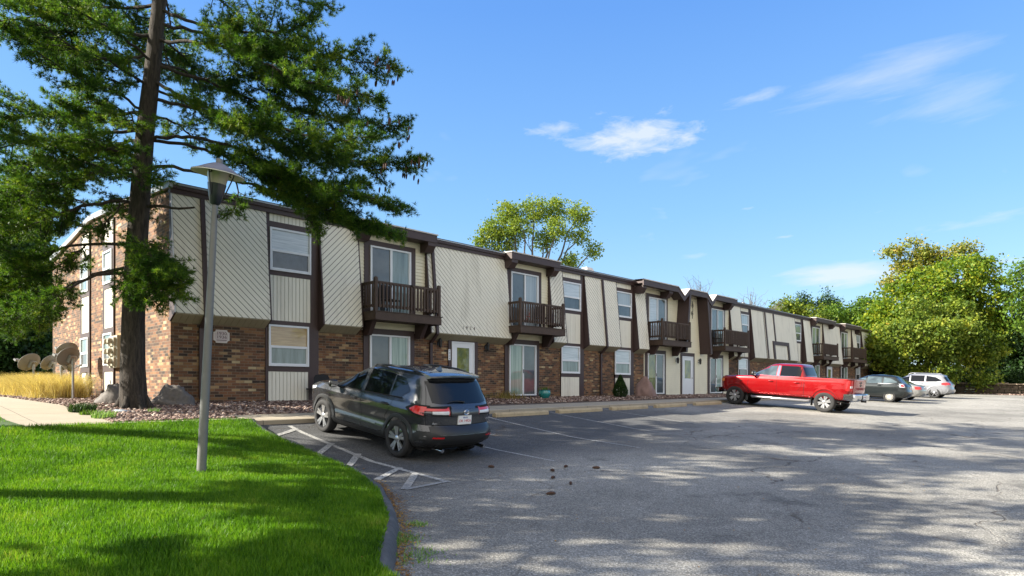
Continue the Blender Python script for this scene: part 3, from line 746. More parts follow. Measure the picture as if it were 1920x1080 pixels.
# ---- canopies, balconies, fascia, downspouts
canopy(U(668) - .1, U(802)); canopy(18.48, 21.47); canopy(U(1517), U(1554)); canopy(U(1572.5), U(1603))
fascia(U0 - .05, U(668) - .11); fascia(U(802) + .01, 18.47); fascia(21.48, U(1206)); fascia(pts[-1][0] + .01, U(1517) - .01); fascia(U(1554) + .01, U(1572.5) - .01); fascia(U(1603) + .01, U1)
for a, b_, nm in ((11.83, 14.52, 'balcony above the dark grey SUV'), (18.54, 21.28, 'balcony with the small flag'), (U(1212.5), U(1212.5) + 2.9, 'balcony left of the entry'),
          (U(1331.7), U(1331.7) + 3.3, 'balcony right of the entry'), (U(1520.6), U(1520.6) + 3.4, 'balcony above the tail of the red pickup'), (U(1577), U(1577) + 3.8, 'balcony nearest the far end')):
    balcony(a, b_, label='dark brown timber ' + nm)
for q in (U(376), U(1125.5)): downspout(q)
downspout(U(806.5)); downspout(U(1633, 18.3) - .5)
# ---- ground floor doors
def door(pl, pr_, z1=3.72):
    a, b_ = U(pl), U(pr_); g = MB(); c = .12
    g.box(a, b_, VW - .05, VW - .001, z1, z1 + .2); g.box(a - .14, a, VW - .05, VW - .001, 1.6, z1 + .2); g.box(b_, b_ + .2, VW - .05, VW - .001, 1.6, z1 + .2); bb(g, 'brown_trim', M['brown'])
    g = MB(); g.box(a, a + .05, VW - .08, VW - .01, 1.6, z1); g.box(b_ - .05, b_, VW - .08, VW - .01, 1.6, z1); g.box(a + .05, b_ - .05, VW - .08, VW - .01, z1 - .05, z1)
    x0, x1 = a + .05, b_ - .05; w = x1 - x0
    g.box(x0 + .004, x0 + .2*w, VW - .062, VW - .01, 1.62, z1 - .055); g.box(x1 - .2*w, x1 - .004, VW - .062, VW - .01, 1.62, z1 - .055)
    g.box(x0 + .2*w, x1 - .2*w, VW - .062, VW - .01, z1 - .22, z1 - .055); g.box(x0 + .2*w, x1 - .2*w, VW - .062, VW - .01, 1.62, 2.52)
    g.box(x0 + .26*w, x1 - .26*w, VW - .068, VW - .061, 1.8, 2.38)
    d = bb(g, 'entry_door', M['white'])
    g = MB(); g.box(x0 + .2*w + .001, x1 - .2*w - .001, VW - .045, VW - .02, 2.521, z1 - .221); bb(g, 'pane', M['doorglass'], d)
    g = MB(); g.lathe([(0.0, -.05), (.025, -.045), (.03, -.02), (.012, 0), (.012, .02)], (x1 - .07, VW - .09, 2.55), 'x', 10); bb(g, 'handle', M['metal'], d)
door(845, 887); door(1277.3, 1297.7, 3.76); door(1549, 1558.5)
# house numbers
Mx = Matrix(((1, 0, 0, 0), (0, 0, -1, 0), (0, 1, 0, 0), (0, 0, 0, 1)))      # text facing the lot
g = MB(); ux = U(840.7); g.box(ux - .05, ux + .05, VW - .062, VW - .05, 3.02, 3.42); pl = bb(g, 'number_plaque', M['white']); pl['label'] = 'white plaque with black number 1924'
for k, ch in enumerate('1924'):
    t = text_mesh('numeral', ch, .085, M['black'], Matrix.Translation((ux - BO[0], VW - .064 - BO[1], 3.37 - k*.097 - BO[2])) @ Mx, pl)
for k, ch in enumerate('1924'):
    xx = U(868.5 + k*6.9, VW - OV); z = 4.22
    text_mesh('house_number', ch, .17, M['brown'], Matrix.Translation((xx - BO[0], mv(z) - .004 - BO[1], z - BO[2])) @ Mx, B)
# shaped address plaque
M['pink'] = simple('pale pinkish sign', (.50, .43, .42), .6, var=.08); M['signedge'] = simple('pale sign border', (.58, .52, .49), .6)
def notched(cx, cz, w, h, r, y, d):
    P = []
    for sx, sz, a0 in ((1, 1, 270), (-1, 1, 0), (-1, -1, 90), (1, -1, 180)):
        q = []
        for k in range(6):
            t = R(a0 - 18*k) ; q.append((cx + sx*w/2 + r*math.cos(t)*1., y, cz + sz*h/2 + r*math.sin(t)))
        P += q
    return P
sx, sz = (U(401.5) + U(427.5))/2, EYE + (HY - 630)/68.; w_, h_ = .44, .36
def not2(s):
    P = []; w2, h2, r = w_/2*s, h_/2*s, .07
    for (cx_, cz_, a0, a1) in ((w2, h2, 270, 180), (-w2, h2, 360, 270), (-w2, -h2, 90, 0), (w2, -h2, 180, 90)):
        P += [(sx + cx_ + r*math.cos(R(a0 + (a1-a0)*k/5)), 0, sz + cz_ + r*math.sin(R(a0 + (a1-a0)*k/5))) for k in range(6)]
    return P
g = MB(); g.prism([(p[0], VW - .001, p[2]) for p in not2(1)], (0, -.03, 0)); sg = bb(g, 'address_sign', M['signedge']); sg['label'] = 'pale address sign reading 1930 1936'
g = MB(); g.prism([(p[0], VW - .031, p[2]) for p in not2(.84)], (0, -.006, 0)); bb(g, 'sign_face', M['pink'], sg)
M['signtext'] = simple('dark maroon lettering', (.10, .06, .07), .6)
for k, s in enumerate(('1930', '1936')): text_mesh('numeral', s, .115, M['signtext'], Matrix.Translation((sx - BO[0], VW - .038 - BO[1], sz + .075 - k*.10 - BO[2])) @ Mx, sg, sx=1.25)
g = MB(); g.box(sx - .14, sx + .14, VW - .042, VW - .038, sz - .115, sz - .10); bb(g, 'sign_rule', M['signtext'], sg)
# wall lanterns
for k, (x, y) in enumerate(((821, 645), (910, 652), (1267, 677), (1309, 679))):
    u = U(x); z = EYE + (HY - y)*(.719*u + .695*VW)/FPX; g = MB()
    g.lathe([(.03, .20), (.075, .12), (.085, .10), (.07, .09), (.055, -.1), (.03, -.13), (0, -.14)], (u, VW - .14, z), 'z', 8); g.tube([(u, VW, z + .05), (u, VW - .08, z + .16), (u, VW - .14, z + .2)], .012, 6); g.box(u - .04, u + .04, VW - .02, VW - .001, z - .05, z + .1)
    bb(g, 'wall_lantern', M['black'])
# scrolled iron ornament
u = U(1296.5); z = EYE + (HY - 581)*(.719*u + .695*VW)/FPX; g = MB()
for s, zz0 in ((1, .22), (-1, -.22)):
    g.tube([(u + s*(.03 + .012*t)*math.cos(t*.9), VW - .06, z + zz0 + (.03 + .012*t)*math.sin(t*.9)) for t in range(0, 10)], .014, 5)
g.tube([(u, VW - .06, z - .5), (u + .06, VW - .06, z), (u - .02, VW - .06, z + .5)], .014, 5); bb(g, 'iron_ornament', M['black'])
# ---- end wall window stacks
def ebox(mb, v0, v1, d0, d1, z0, z1): mb.box(U0 - d1, U0 - d0, v0, v1, z0, z1)
for v0, v1 in ((23.46, 24.42), (26.3, 27.3)):
    g = MB(); t = .12
    for q in ((v0 - t, v0, 1.75, 7.4), (v1, v1 + t, 1.75, 7.4), (v0, v1, 6.42, 6.62), (v0, v1, 5.2, 5.36), (v0, v1, 3.76, 3.93), (v0, v1, 2.52, 2.73)): ebox(g, q[0], q[1], .0, .05, q[2], q[3])
    bb(g, 'brown_trim', M['brown'])
    g = MB()
    for q in ((6.62, 7.4), (3.93, 5.2), (1.75, 2.52)): g = MB(); ebox(g, v0, v1, .0, .03, *q); bb(g, 'siding_panel', M['cream'])
    window(0, 0, 5.36, 6.42, 'sheer', 'reflect', uu=(v0, v1), axis='v'); window(0, 0, 2.73, 3.76, 'reflect', 'screen', uu=(v0, v1), axis='v')
M['beige'] = simple('beige meter panel', (.40, .37, .29), .5, var=.08)
g = MB(); ebox(g, 22.55, 23.4, .0, .16, 2.62, 3.62); me_ = bb(g, 'meter_box', M['beige'], bevel=.01)
g = MB()
for i in range(2):
    for j in range(3):
        g = MB(); ebox(g, 22.62 + i*.40, 22.92 + i*.40, .16, .24, 2.68 + j*.31, 2.93 + j*.31); g.lathe([(.085, 0), (.085, -.10), (.07, -.13), (0, -.13)], (U0 - .24, 22.77 + i*.40, 2.82 + j*.31), 'x', 14)
        bb(g, 'meter', M['beige'], me_)
# roof vents
for k, (x, y, Yd, w, h) in enumerate(((1101, 517, 36, 1.7, .55), (1415, 590, 46, 2.4, .7), (1447, 597, 55, 2.2, .6), (1392, 584, 47, 1.5, .4))):
    p = at(x, y, Yd); v = 23.; u = U(x, v); zb = 7.5; zt = EYE + (HY - (y - 15 if k == 0 else y - 16))*(.719*u + .695*v)/FPX
    g = MB(); g.add([(u-w/2, v-w/2, zb), (u+w/2, v-w/2, zb), (u+w/2, v+w/2, zb), (u-w/2, v+w/2, zb), (u-w*.15, v-w*.1, zt), (u+w*.15, v-w*.1, zt), (u+w*.15, v+w*.1, zt), (u-w*.15, v+w*.1, zt)],
          [(0,1,5,4),(1,2,6,5),(2,3,7,6),(3,0,4,7),(4,5,6,7)]); bb(g, 'roof_vent', M['roof'], ro)
# ================================================================== VEHICLES
M['tyre'] = simple('tyre rubber', (.022, .022, .023), .85, var=.3, scale=12, bmp=.3)
M['rim'] = simple('silver alloy', (.55, .56, .58), .28, metal=.9, var=.08)
M['rimdark'] = simple('dark alloy', (.03, .03, .033), .35, metal=.5)
M['clad'] = simple('black plastic cladding', (.020, .021, .023), .55, var=.25, scale=6)
M['tint'] = simple('tinted car glass', (.004, .005, .007), .03, var=.4, scale=2, spec=.5, coat=0, crough=.0)
def clearglass():
    m, nt, b = _m('car glass'); b.inputs['Base Color'].default_value = (.42, .50, .50, 1); b.inputs['Roughness'].default_value = .0
    b.inputs['Transmission Weight'].default_value = .0; b.inputs['Coat Weight'].default_value = 1
    p = pos(nt, True); r = ramp(nt, [(.35, (.03, .045, .055)), (.65, (.10, .14, .16))]); lk(nt, noise(nt, p, 1.6, 4, .5, .6), r.inputs[0]); lk(nt, r.outputs[0], b.inputs['Base Color']); return m
M['carglass'] = clearglass()
M['chrome'] = simple('chrome', (.75, .76, .78), .08, metal=1, var=.03)
M['redlamp'] = simple('red lamp lens', (.55, .012, .015), .12, coat=1, var=.35, scale=14)
M['clearlamp'] = simple('clear lamp lens', (.62, .63, .66), .12, coat=1, var=.2, scale=14)
M['amber'] = simple('amber lens', (.7, .2, .02), .15, coat=1)
M['seam'] = simple('panel gap', (.006, .006, .006), .9)
M['plate'] = simple('licence plate white', (.75, .76, .78), .4, var=.04)
M['platered'] = simple('plate red', (.5, .03, .04), .5)
M['plateblue'] = simple('plate blue', (.08, .12, .4), .5)
M['under'] = simple('underbody', (.01, .01, .01), .9)

class Car:
    res = (15, 36); sharp = 32
    def __init__(s, root, L_, front_axle, wb, rows, nf=9., nr=14., m=2.6):
        s.root = root; s.L = L_; s.wb = wb; s.fy = wb/2 + front_axle; s.ry = s.fy - L_; s.rows = rows; s.nf = nf; s.nr = nr; s.m = m   # y forward, 0 between the axles
        s.z = [r[0] for r in rows]
    def par(s, z):
        f = np.interp(z, s.z, [r[1] for r in s.rows]); r = np.interp(z, s.z, [r[2] for r in s.rows]); w = np.interp(z, s.z, [r[3] for r in s.rows])
        yf, yr = s.fy - f, s.ry + r; return yf, yr, (yf+yr)/2, (yf-yr)/2, float(w)
    def d(s, dist): return s.fy - dist               # distance behind the nose -> y
    def X(s, y, z):
        yf, yr, c, h, w = s.par(z); t = (y - c)/h; n = s.nf if t > 0 else s.nr
        return w*max(0., 1 - min(1, abs(t))**n)**(1/s.m)
    def YR(s, x, z):
        yf, yr, c, h, w = s.par(z); return c - h*max(0., 1 - min(1, abs(x)/w)**s.m)**(1/s.nr)
    def YF(s, x, z):
        yf, yr, c, h, w = s.par(z); return c + h*max(0., 1 - min(1, abs(x)/w)**s.m)**(1/s.nf)
    def ring(s, z):
        yf, yr, c, h, w = s.par(z); P = []
        xs = np.linspace(-.86, .86, s.res[0])*w
        tf = (1 - .86**s.m)**(1/s.nf); tr = (1 - .86**s.m)**(1/s.nr); K = s.res[1]
        q = (1 - np.cos(np.linspace(0, PI, K)))/2
        ts = tf - (tf + tr)*q
        for x in xs: P.append((x, s.YF(x, z), z))
        for t in ts[1:-1]: y = c + t*h; P.append((s.X(y, z), y, z))
        for x in xs[::-1]: P.append((x, s.YR(x, z), z))
        for t in ts[::-1][1:-1]: y = c + t*h; P.append((-s.X(y, z), y, z))
        return P
    def shell(s, name, mats, wr, extra_cut=None, dz=.03):
        zs = []
        for a, b in zip(s.z[:-1], s.z[1:]):
            n = max(1, int(round((b-a)/dz))); n = max(n, int(max(abs(np.interp(b, s.z, [r[1] for r in s.rows]) - np.interp(a, s.z, [r[1] for r in s.rows])), abs(np.interp(b, s.z, [r[2] for r in s.rows]) - np.interp(a, s.z, [r[2] for r in s.rows])))/.09))
            zs += list(a + (b-a)*np.arange(n)/n)
        zs.append(s.z[-1]); g = MB(); rr = [s.ring(z) for z in zs]; n = len(rr[0]); o = 0
        for r in rr: g.v += r
        for i in range(len(rr)-1):
            for k in range(n): q = i*n; g.f.append((q+k, q+(k+1) % n, q+n+(k+1) % n, q+n+k)); g.mi.append(0)
        g.f.append(tuple(range(n))[::-1]); g.f.append(tuple((len(rr)-1)*n + k for k in range(n))); g.mi += [0, 0]
        ob = g.build(name, mats, s.root)
        cut = MB()
        for ya in (s.wb/2, -s.wb/2):
            for sg in (-1, 1):
                cut.lathe([(0, 0), (wr, 0), (wr, .55), (0, .55)], (sg*.62 if sg > 0 else -.62 - .55, ya, s.rz), 'x', 40)
        if extra_cut: 
            for q in extra_cut: cut.box(*q)
        cm = cut.build('cutter', M['under']); bm = bmesh.new(); bm.from_mesh(cm.data); bmesh.ops.remove_doubles(bm, verts=bm.verts, dist=1e-5); bmesh.ops.recalc_face_normals(bm, faces=bm.faces); bm.to_mesh(cm.data); bm.free()
        md = ob.modifiers.new('b', 'BOOLEAN'); md.operation = 'DIFFERENCE'; md.object = cm; md.solver = 'EXACT'; md.use_self = True; md.material_mode = 'TRANSFER'
        bpy.context.view_layer.update(); dg = bpy.context.evaluated_depsgraph_get(); me = bpy.data.meshes.new_from_object(ob.evaluated_get(dg)); ob.modifiers.clear(); ob.data = me
        bpy.data.objects.remove(cm); me.polygons.foreach_set('use_smooth', [True]*len(me.polygons)); me.set_sharp_from_angle(angle=R(s.sharp)); s.body = ob; return ob
    def side(s, name, lo, hi, mat, off=.006, sides=(-1, 1), parent=None, ny=14, nz=5, ends=False):
        # patch between two polylines (dist behind nose, z)
        xs = sorted(set([p[0] for p in lo] + [p[0] for p in hi] + list(np.linspace(lo[0][0], lo[-1][0], ny)))); out = []
        for sg in sides:
            g = MB(); P = []
            for dd in xs:
                a, b = interp_poly(lo, dd), interp_poly(hi, dd); y = s.d(dd); col = []
                zz = np.linspace(a, b, nz)
                col.append((sg*(s.X(y, a) - .01), y, a))
                col += [(sg*(s.X(y, z) + off), y, z) for z in zz]
                col.append((sg*(s.X(y, b) - .01), y, b)); P.append(col)
            P = [[(x - sg*(off + .01), y, z) for x, y, z in P[0]]] + P + [[(x - sg*(off + .01), y, z) for x, y, z in P[-1]]]
            g.grid(P); out.append(g.build(name, mat, parent or s.root, smooth=40))
        return out
    def rear(s, name, lo, hi, mat, off=.006, parent=None, nx=14, nz=5, fn=None, sgn=-1):
        fn = fn or s.YR; g = MB(); xs = sorted(set([p[0] for p in lo] + [p[0] for p in hi] + list(np.linspace(lo[0][0], lo[-1][0], nx)))); P = []
        for x in xs:
            a, b = interp_poly(lo, x), interp_poly(hi, x); col = [(x, fn(x, a) - sgn*.01, a)] + [(x, fn(x, z) + sgn*off, z) for z in np.linspace(a, b, nz)] + [(x, fn(x, b) - sgn*.01, b)]; P.append(col)
        P = [[(x, y - sgn*(off + .01), z) for x, y, z in P[0]]] + P + [[(x, y - sgn*(off + .01), z) for x, y, z in P[-1]]]
        g.grid(P); return g.build(name, mat, parent or s.root, smooth=40)
    def corner(s, name, side_lo, side_hi, rear_lo, rear_hi, mat, off=.012, sg=-1, parent=None):
        # lamp that wraps from the side to the tail: side polylines in distance, rear ones in |x|
        g = MB(); P = []
        for k in range(9):
            dd = side_lo[0][0] + (side_lo[-1][0] - side_lo[0][0])*k/8; a, b = interp_poly(side_lo, dd), interp_poly(side_hi, dd)
            P.append([(sg*(s.X(s.d(dd), z) + (off if i not in (0, 4) else -.01)), s.d(dd), z) for i, z in enumerate([a, a, (a+b)/2, b, b])])
        for k in range(10):
            x = rear_lo[0][0] + (rear_lo[-1][0] - rear_lo[0][0])*k/9; a, b = interp_poly(rear_lo, x), interp_poly(rear_hi, x)
            P.append([(sg*x, s.YR(x, z) - (off if i not in (0, 4) else -.01), z) for i, z in enumerate([a, a, (a+b)/2, b, b])])
        g.grid(P); return g.build(name, mat, parent or s.root, smooth=40)
    def seam(s, pts, w=.007, sides=(-1, 1), name='door_gap'):
        for sg in sides:
            g = MB()
            for (d0, z0), (d1, z1) in zip(pts[:-1], pts[1:]):
                n = max(2, int(math.hypot(d1-d0, z1-z0)/.06)); ln = math.hypot(d1-d0, z1-z0); nx_, nz_ = -(z1-z0)/ln*w/2, (d1-d0)/ln*w/2; P = []
                for k in range(n+1):
                    t = k/n; d_, z_ = d0 + (d1-d0)*t, z0 + (z1-z0)*t
                    P.append([(sg*(s.X(s.d(d_ + q*nx_), z_ + q*nz_) + .004), s.d(d_ + q*nx_), z_ + q*nz_) for q in (-1, 1)])
                g.grid(P)
            g.build(name, M['seam'], s.root)
    def arch(s, mat, r0, r1, off=.022, a0=-12, a1=192, name='wheel_arch_trim'):
        for ya in (s.wb/2, -s.wb/2):
            for sg in (-1, 1):
                g = MB(); P = []
                for k in range(33):
                    t = R(a0 + (a1-a0)*k/32); c, q = math.cos(t), math.sin(t); row = []
                    for r, o in ((r0, -.06), (r0, off), ((r0+r1)/2, off + .004), (r1, off*.8), (r1 + .006, -.012)):
                        y, z = ya + c*r, max(s.rz + q*r, s.z[0]); row.append((sg*(s.X(y, z) + o), y, z))
                    P.append(row)
                g.grid(P); g.build(name, mat, s.root, smooth=50)
    def wheels(s, R0, width, rimr, style, xo, rimmat, face=None, spin=0.):
        for ya in (s.wb/2, -s.wb/2):
            for sg in (-1, 1):
                t = MB(); xc = sg*(xo - width/2); h = width/2
                prof = [(rimr - .01, -h*.82), (rimr + .015, -h*.95), (R0*.88, -h), (R0*.965, -h*.86), (R0, -h*.6), (R0, -h*.3), (R0 - .008, -h*.27), (R0 - .008, -h*.22), (R0, -h*.19), (R0, h*.19), (R0 - .008, h*.22), (R0 - .008, h*.27), (R0, h*.3), (R0, h*.6), (R0*.965, h*.86), (R0*.88, h), (rimr + .015, h*.95), (rimr - .01, h*.82)]
                t.lathe(prof, (0, 0, 0), 'x', 40)
                w = t.build('wheel', M['tyre'], s.root, smooth=40); w.location = (xc, ya, s.rz); w.rotation_euler.x = spin + ya
                q = sg*h; g = MB()
                g.lathe([(rimr + .012, q*.93), (rimr - .012, q*.9), (rimr - .022, q*.6), (rimr - .03, -q*.3), (rimr*.5, -q*.3), (0, -q*.3)], (0, 0, 0), 'x', 36, 1)
                g.lathe([(0, q*.86), (.03, q*.86), (.055, q*.80), (.075, q*.7), (.08, q*.2)], (0, 0, 0), 'x', 20, 0)
                def spoke(a, wa, wb_, xi, xo_, mi=0, r0=.06, r1=None, dx=.03):
                    r1 = r1 or rimr - .008; c, s_ = math.cos(a), math.sin(a); er = Vector((0, c, s_)); et = Vector((0, -s_, c)); ex = Vector((1, 0, 0))
                    A = [er*r0 + et*wa + ex*xi, er*r1 + et*wb_ + ex*xo_, er*r1 - et*wb_ + ex*xo_, er*r0 - et*wa + ex*xi]
                    g.prism(A, ex*(-sg*dx), mi)
                if style == 'double':
                    for k in range(5):
                        a = 2*PI*k/5 + PI/2
                        for dlt in (-.17, .17): spoke(a + dlt, .022, .027, q*.78, q*.90)
                        spoke(a, .035, .02, q*.68, q*.74, 0, .05, rimr*.62)
                elif style == 'six':
                    for k in range(6):
                        a = 2*PI*k/6 + PI/6
                        for dlt in (-.2, .2): spoke(a + dlt*.9, .024, .032, q*.78, q*.88)
                        spoke(a, .05, .015, q*.70, q*.72, 1, .05, rimr*.6)
                elif style == 'star':
                    for k in range(5): spoke(2*PI*k/5 + PI/2, .05, .03, q*.74, q*.84, 1); spoke(2*PI*k/5 + PI/2, .012, .008, q*.75, q*.85)
                elif style == 'cap':
                    g.lathe([(rimr - .01, q*.86), (rimr*.93, q*.95), (rimr*.4, q*1.02), (0, q*1.03)], (0, 0, 0), 'x', 32, 0)
                    for k in range(12):
                        a = 2*PI*k/12; er = Vector((0, math.cos(a), math.sin(a))); et = Vector((0, -math.sin(a), math.cos(a)))
                        g.prism([er*(rimr*.5) + et*.01 + Vector((q*1.0, 0, 0)), er*(rimr*.86) + et*.028 + Vector((q*.955, 0, 0)), er*(rimr*.86) - et*.028 + Vector((q*.955, 0, 0)), er*(rimr*.5) - et*.01 + Vector((q*1.0, 0, 0))], Vector((sg*.006, 0, 0)), 1)
                g.lathe([(0, q*.89), (.026, q*.88), (.03, q*.8)], (0, 0, 0), 'x', 14, 0)
                r = g.build('rim', [rimmat, M['rimdark']], w, smooth=30)
    def handle(s, dd, z, mat, sides=(-1, 1)):
        for sg in sides:
            y = s.d(dd); x = s.X(y, z); g = MB()
            g.obox((sg*(x + .004), y, z - .005), (.004, 0, 0), (0, .07, 0), (0, 0, .026), 1)
            g.tube([(sg*x, y + .10, z), (sg*(x+.03), y + .085, z), (sg*(x+.036), y + .03, z), (sg*(x+.036), y - .05, z), (sg*(x+.028), y - .09, z), (sg*x, y - .105, z)], [.012, .014, .015, .015, .014, .012], 8)
            g.build('door_handle', [mat, M['seam']], s.root, smooth=50)
    def mirror(s, dd, z, mat, w=.20, h=.15, dp=.13):
        for sg in (-1, 1):
            y = s.d(dd); x = s.X(y, z); g = MB(); c = Vector((sg*(x + .07 + w/2), y, z + .04)); P = []
            for k in range(9):
                t = -PI/2 + PI*k/8; row = []
                for j in range(16):
                    a = 2*PI*j/16; cc = abs(math.cos(t))**.5; row.append(c + Vector((sg*w/2*(abs(math.cos(a))**.7*(1 if math.cos(a) > 0 else -1))*cc, dp/2*math.sin(t)*1.0, h/2*(abs(math.sin(a))**.7*(1 if math.sin(a) > 0 else -1))*cc)))
                row.append(row[0]); P.append(row)
            g.grid(P); m_ = g.build('mirror', mat, s.root, smooth=60)
            g = MB(); g.tube([(sg*(x - .02), y + .02, z - .03), (sg*(x + .09), y, z)], [.03, .022], 8); g.build('mirror_arm', M['clad'], m_)
            g = MB(); g.obox(c + Vector((0, -dp/2 + .004, 0)), (w*.36, 0, 0), (0, .004, 0), (0, 0, h*.33)); g.build('mirror_glass', M['chrome'], m_)
def emblem(root, c, r, mat, kind='ovals'):
    g = MB(); c = Vector(c)
    def ell(a, b, dz=0, n=28, t=.005):
        pts = [c + Vector((a*math.cos(2*PI*k/n), 0, b*math.sin(2*PI*k/n) + dz)) for k in range(n+1)]; g.tube(pts, t, 6, cap=False)
    if kind == 'ovals': ell(r, r*.68, 0, t=.007); ell(r*.42, r*.66, 0); ell(r*.78, r*.24, r*.36)
    elif kind == 'bowtie': g.prism([c + Vector(p)*r for p in ((-1, 0, -.28), (-.35, 0, -.28), (-.35, 0, -.5), (.35, 0, -.5), (.35, 0, -.28), (1, 0, -.28), (1, 0, .28), (.35, 0, .28), (.35, 0, .5), (-.35, 0, .5), (-.35, 0, .28), (-1, 0, .28))], (0, -.01, 0))
    else: g.lathe([(0, 0), (r, 0), (r, .01)], tuple(c), 'z', 20)
    return g.build('emblem', mat, root, smooth=50)
# text on a tail: local x to the right seen from behind is +x, facing -y
TX = Matrix(((1, 0, 0, 0), (0, 0, -1, 0), (0, 1, 0, 0), (0, 0, 0, 1)))
def plate(car, z, x=0, tilt=0, l1='Illinois', l2='DK 14926'):
    y = car.YR(x, z) - .022; g = MB(); g.box(x - .155, x + .155, y - .006, y + .03, z - .077, z + .077); g.box(x - .165, x + .165, y + .0, y + .028, z - .087, z + .087)
    p = g.build('licence_plate', M['plate'], car.root, bevel=.003)
    text_mesh('plate_text', l1, .045, M['plateblue'], Matrix.Translation((x, y - .0075, z + .045)) @ TX, p, .001)
    text_mesh('plate_text', l2, .07, M['platered'], Matrix.Translation((x, y - .0075, z - .018)) @ TX, p, .001)
def place(u, vr, wb, label, group, name='parked_car', dz=0):
    # u: centre line, vr: rear axle; nose towards the building
    zr, zf = T(u, vr), T(u, vr + wb); pitch = math.atan2(zf - zr, wb); roll = math.atan2(T(u+.8, vr+1.3) - T(u-.8, vr+1.3), 1.6)
    return empty(name, (u, vr + wb/2, (zr + zf)/2 + dz), label, 'car', group, (pitch, -roll, 0))
GRP = 'vehicles parked nose in to the building'

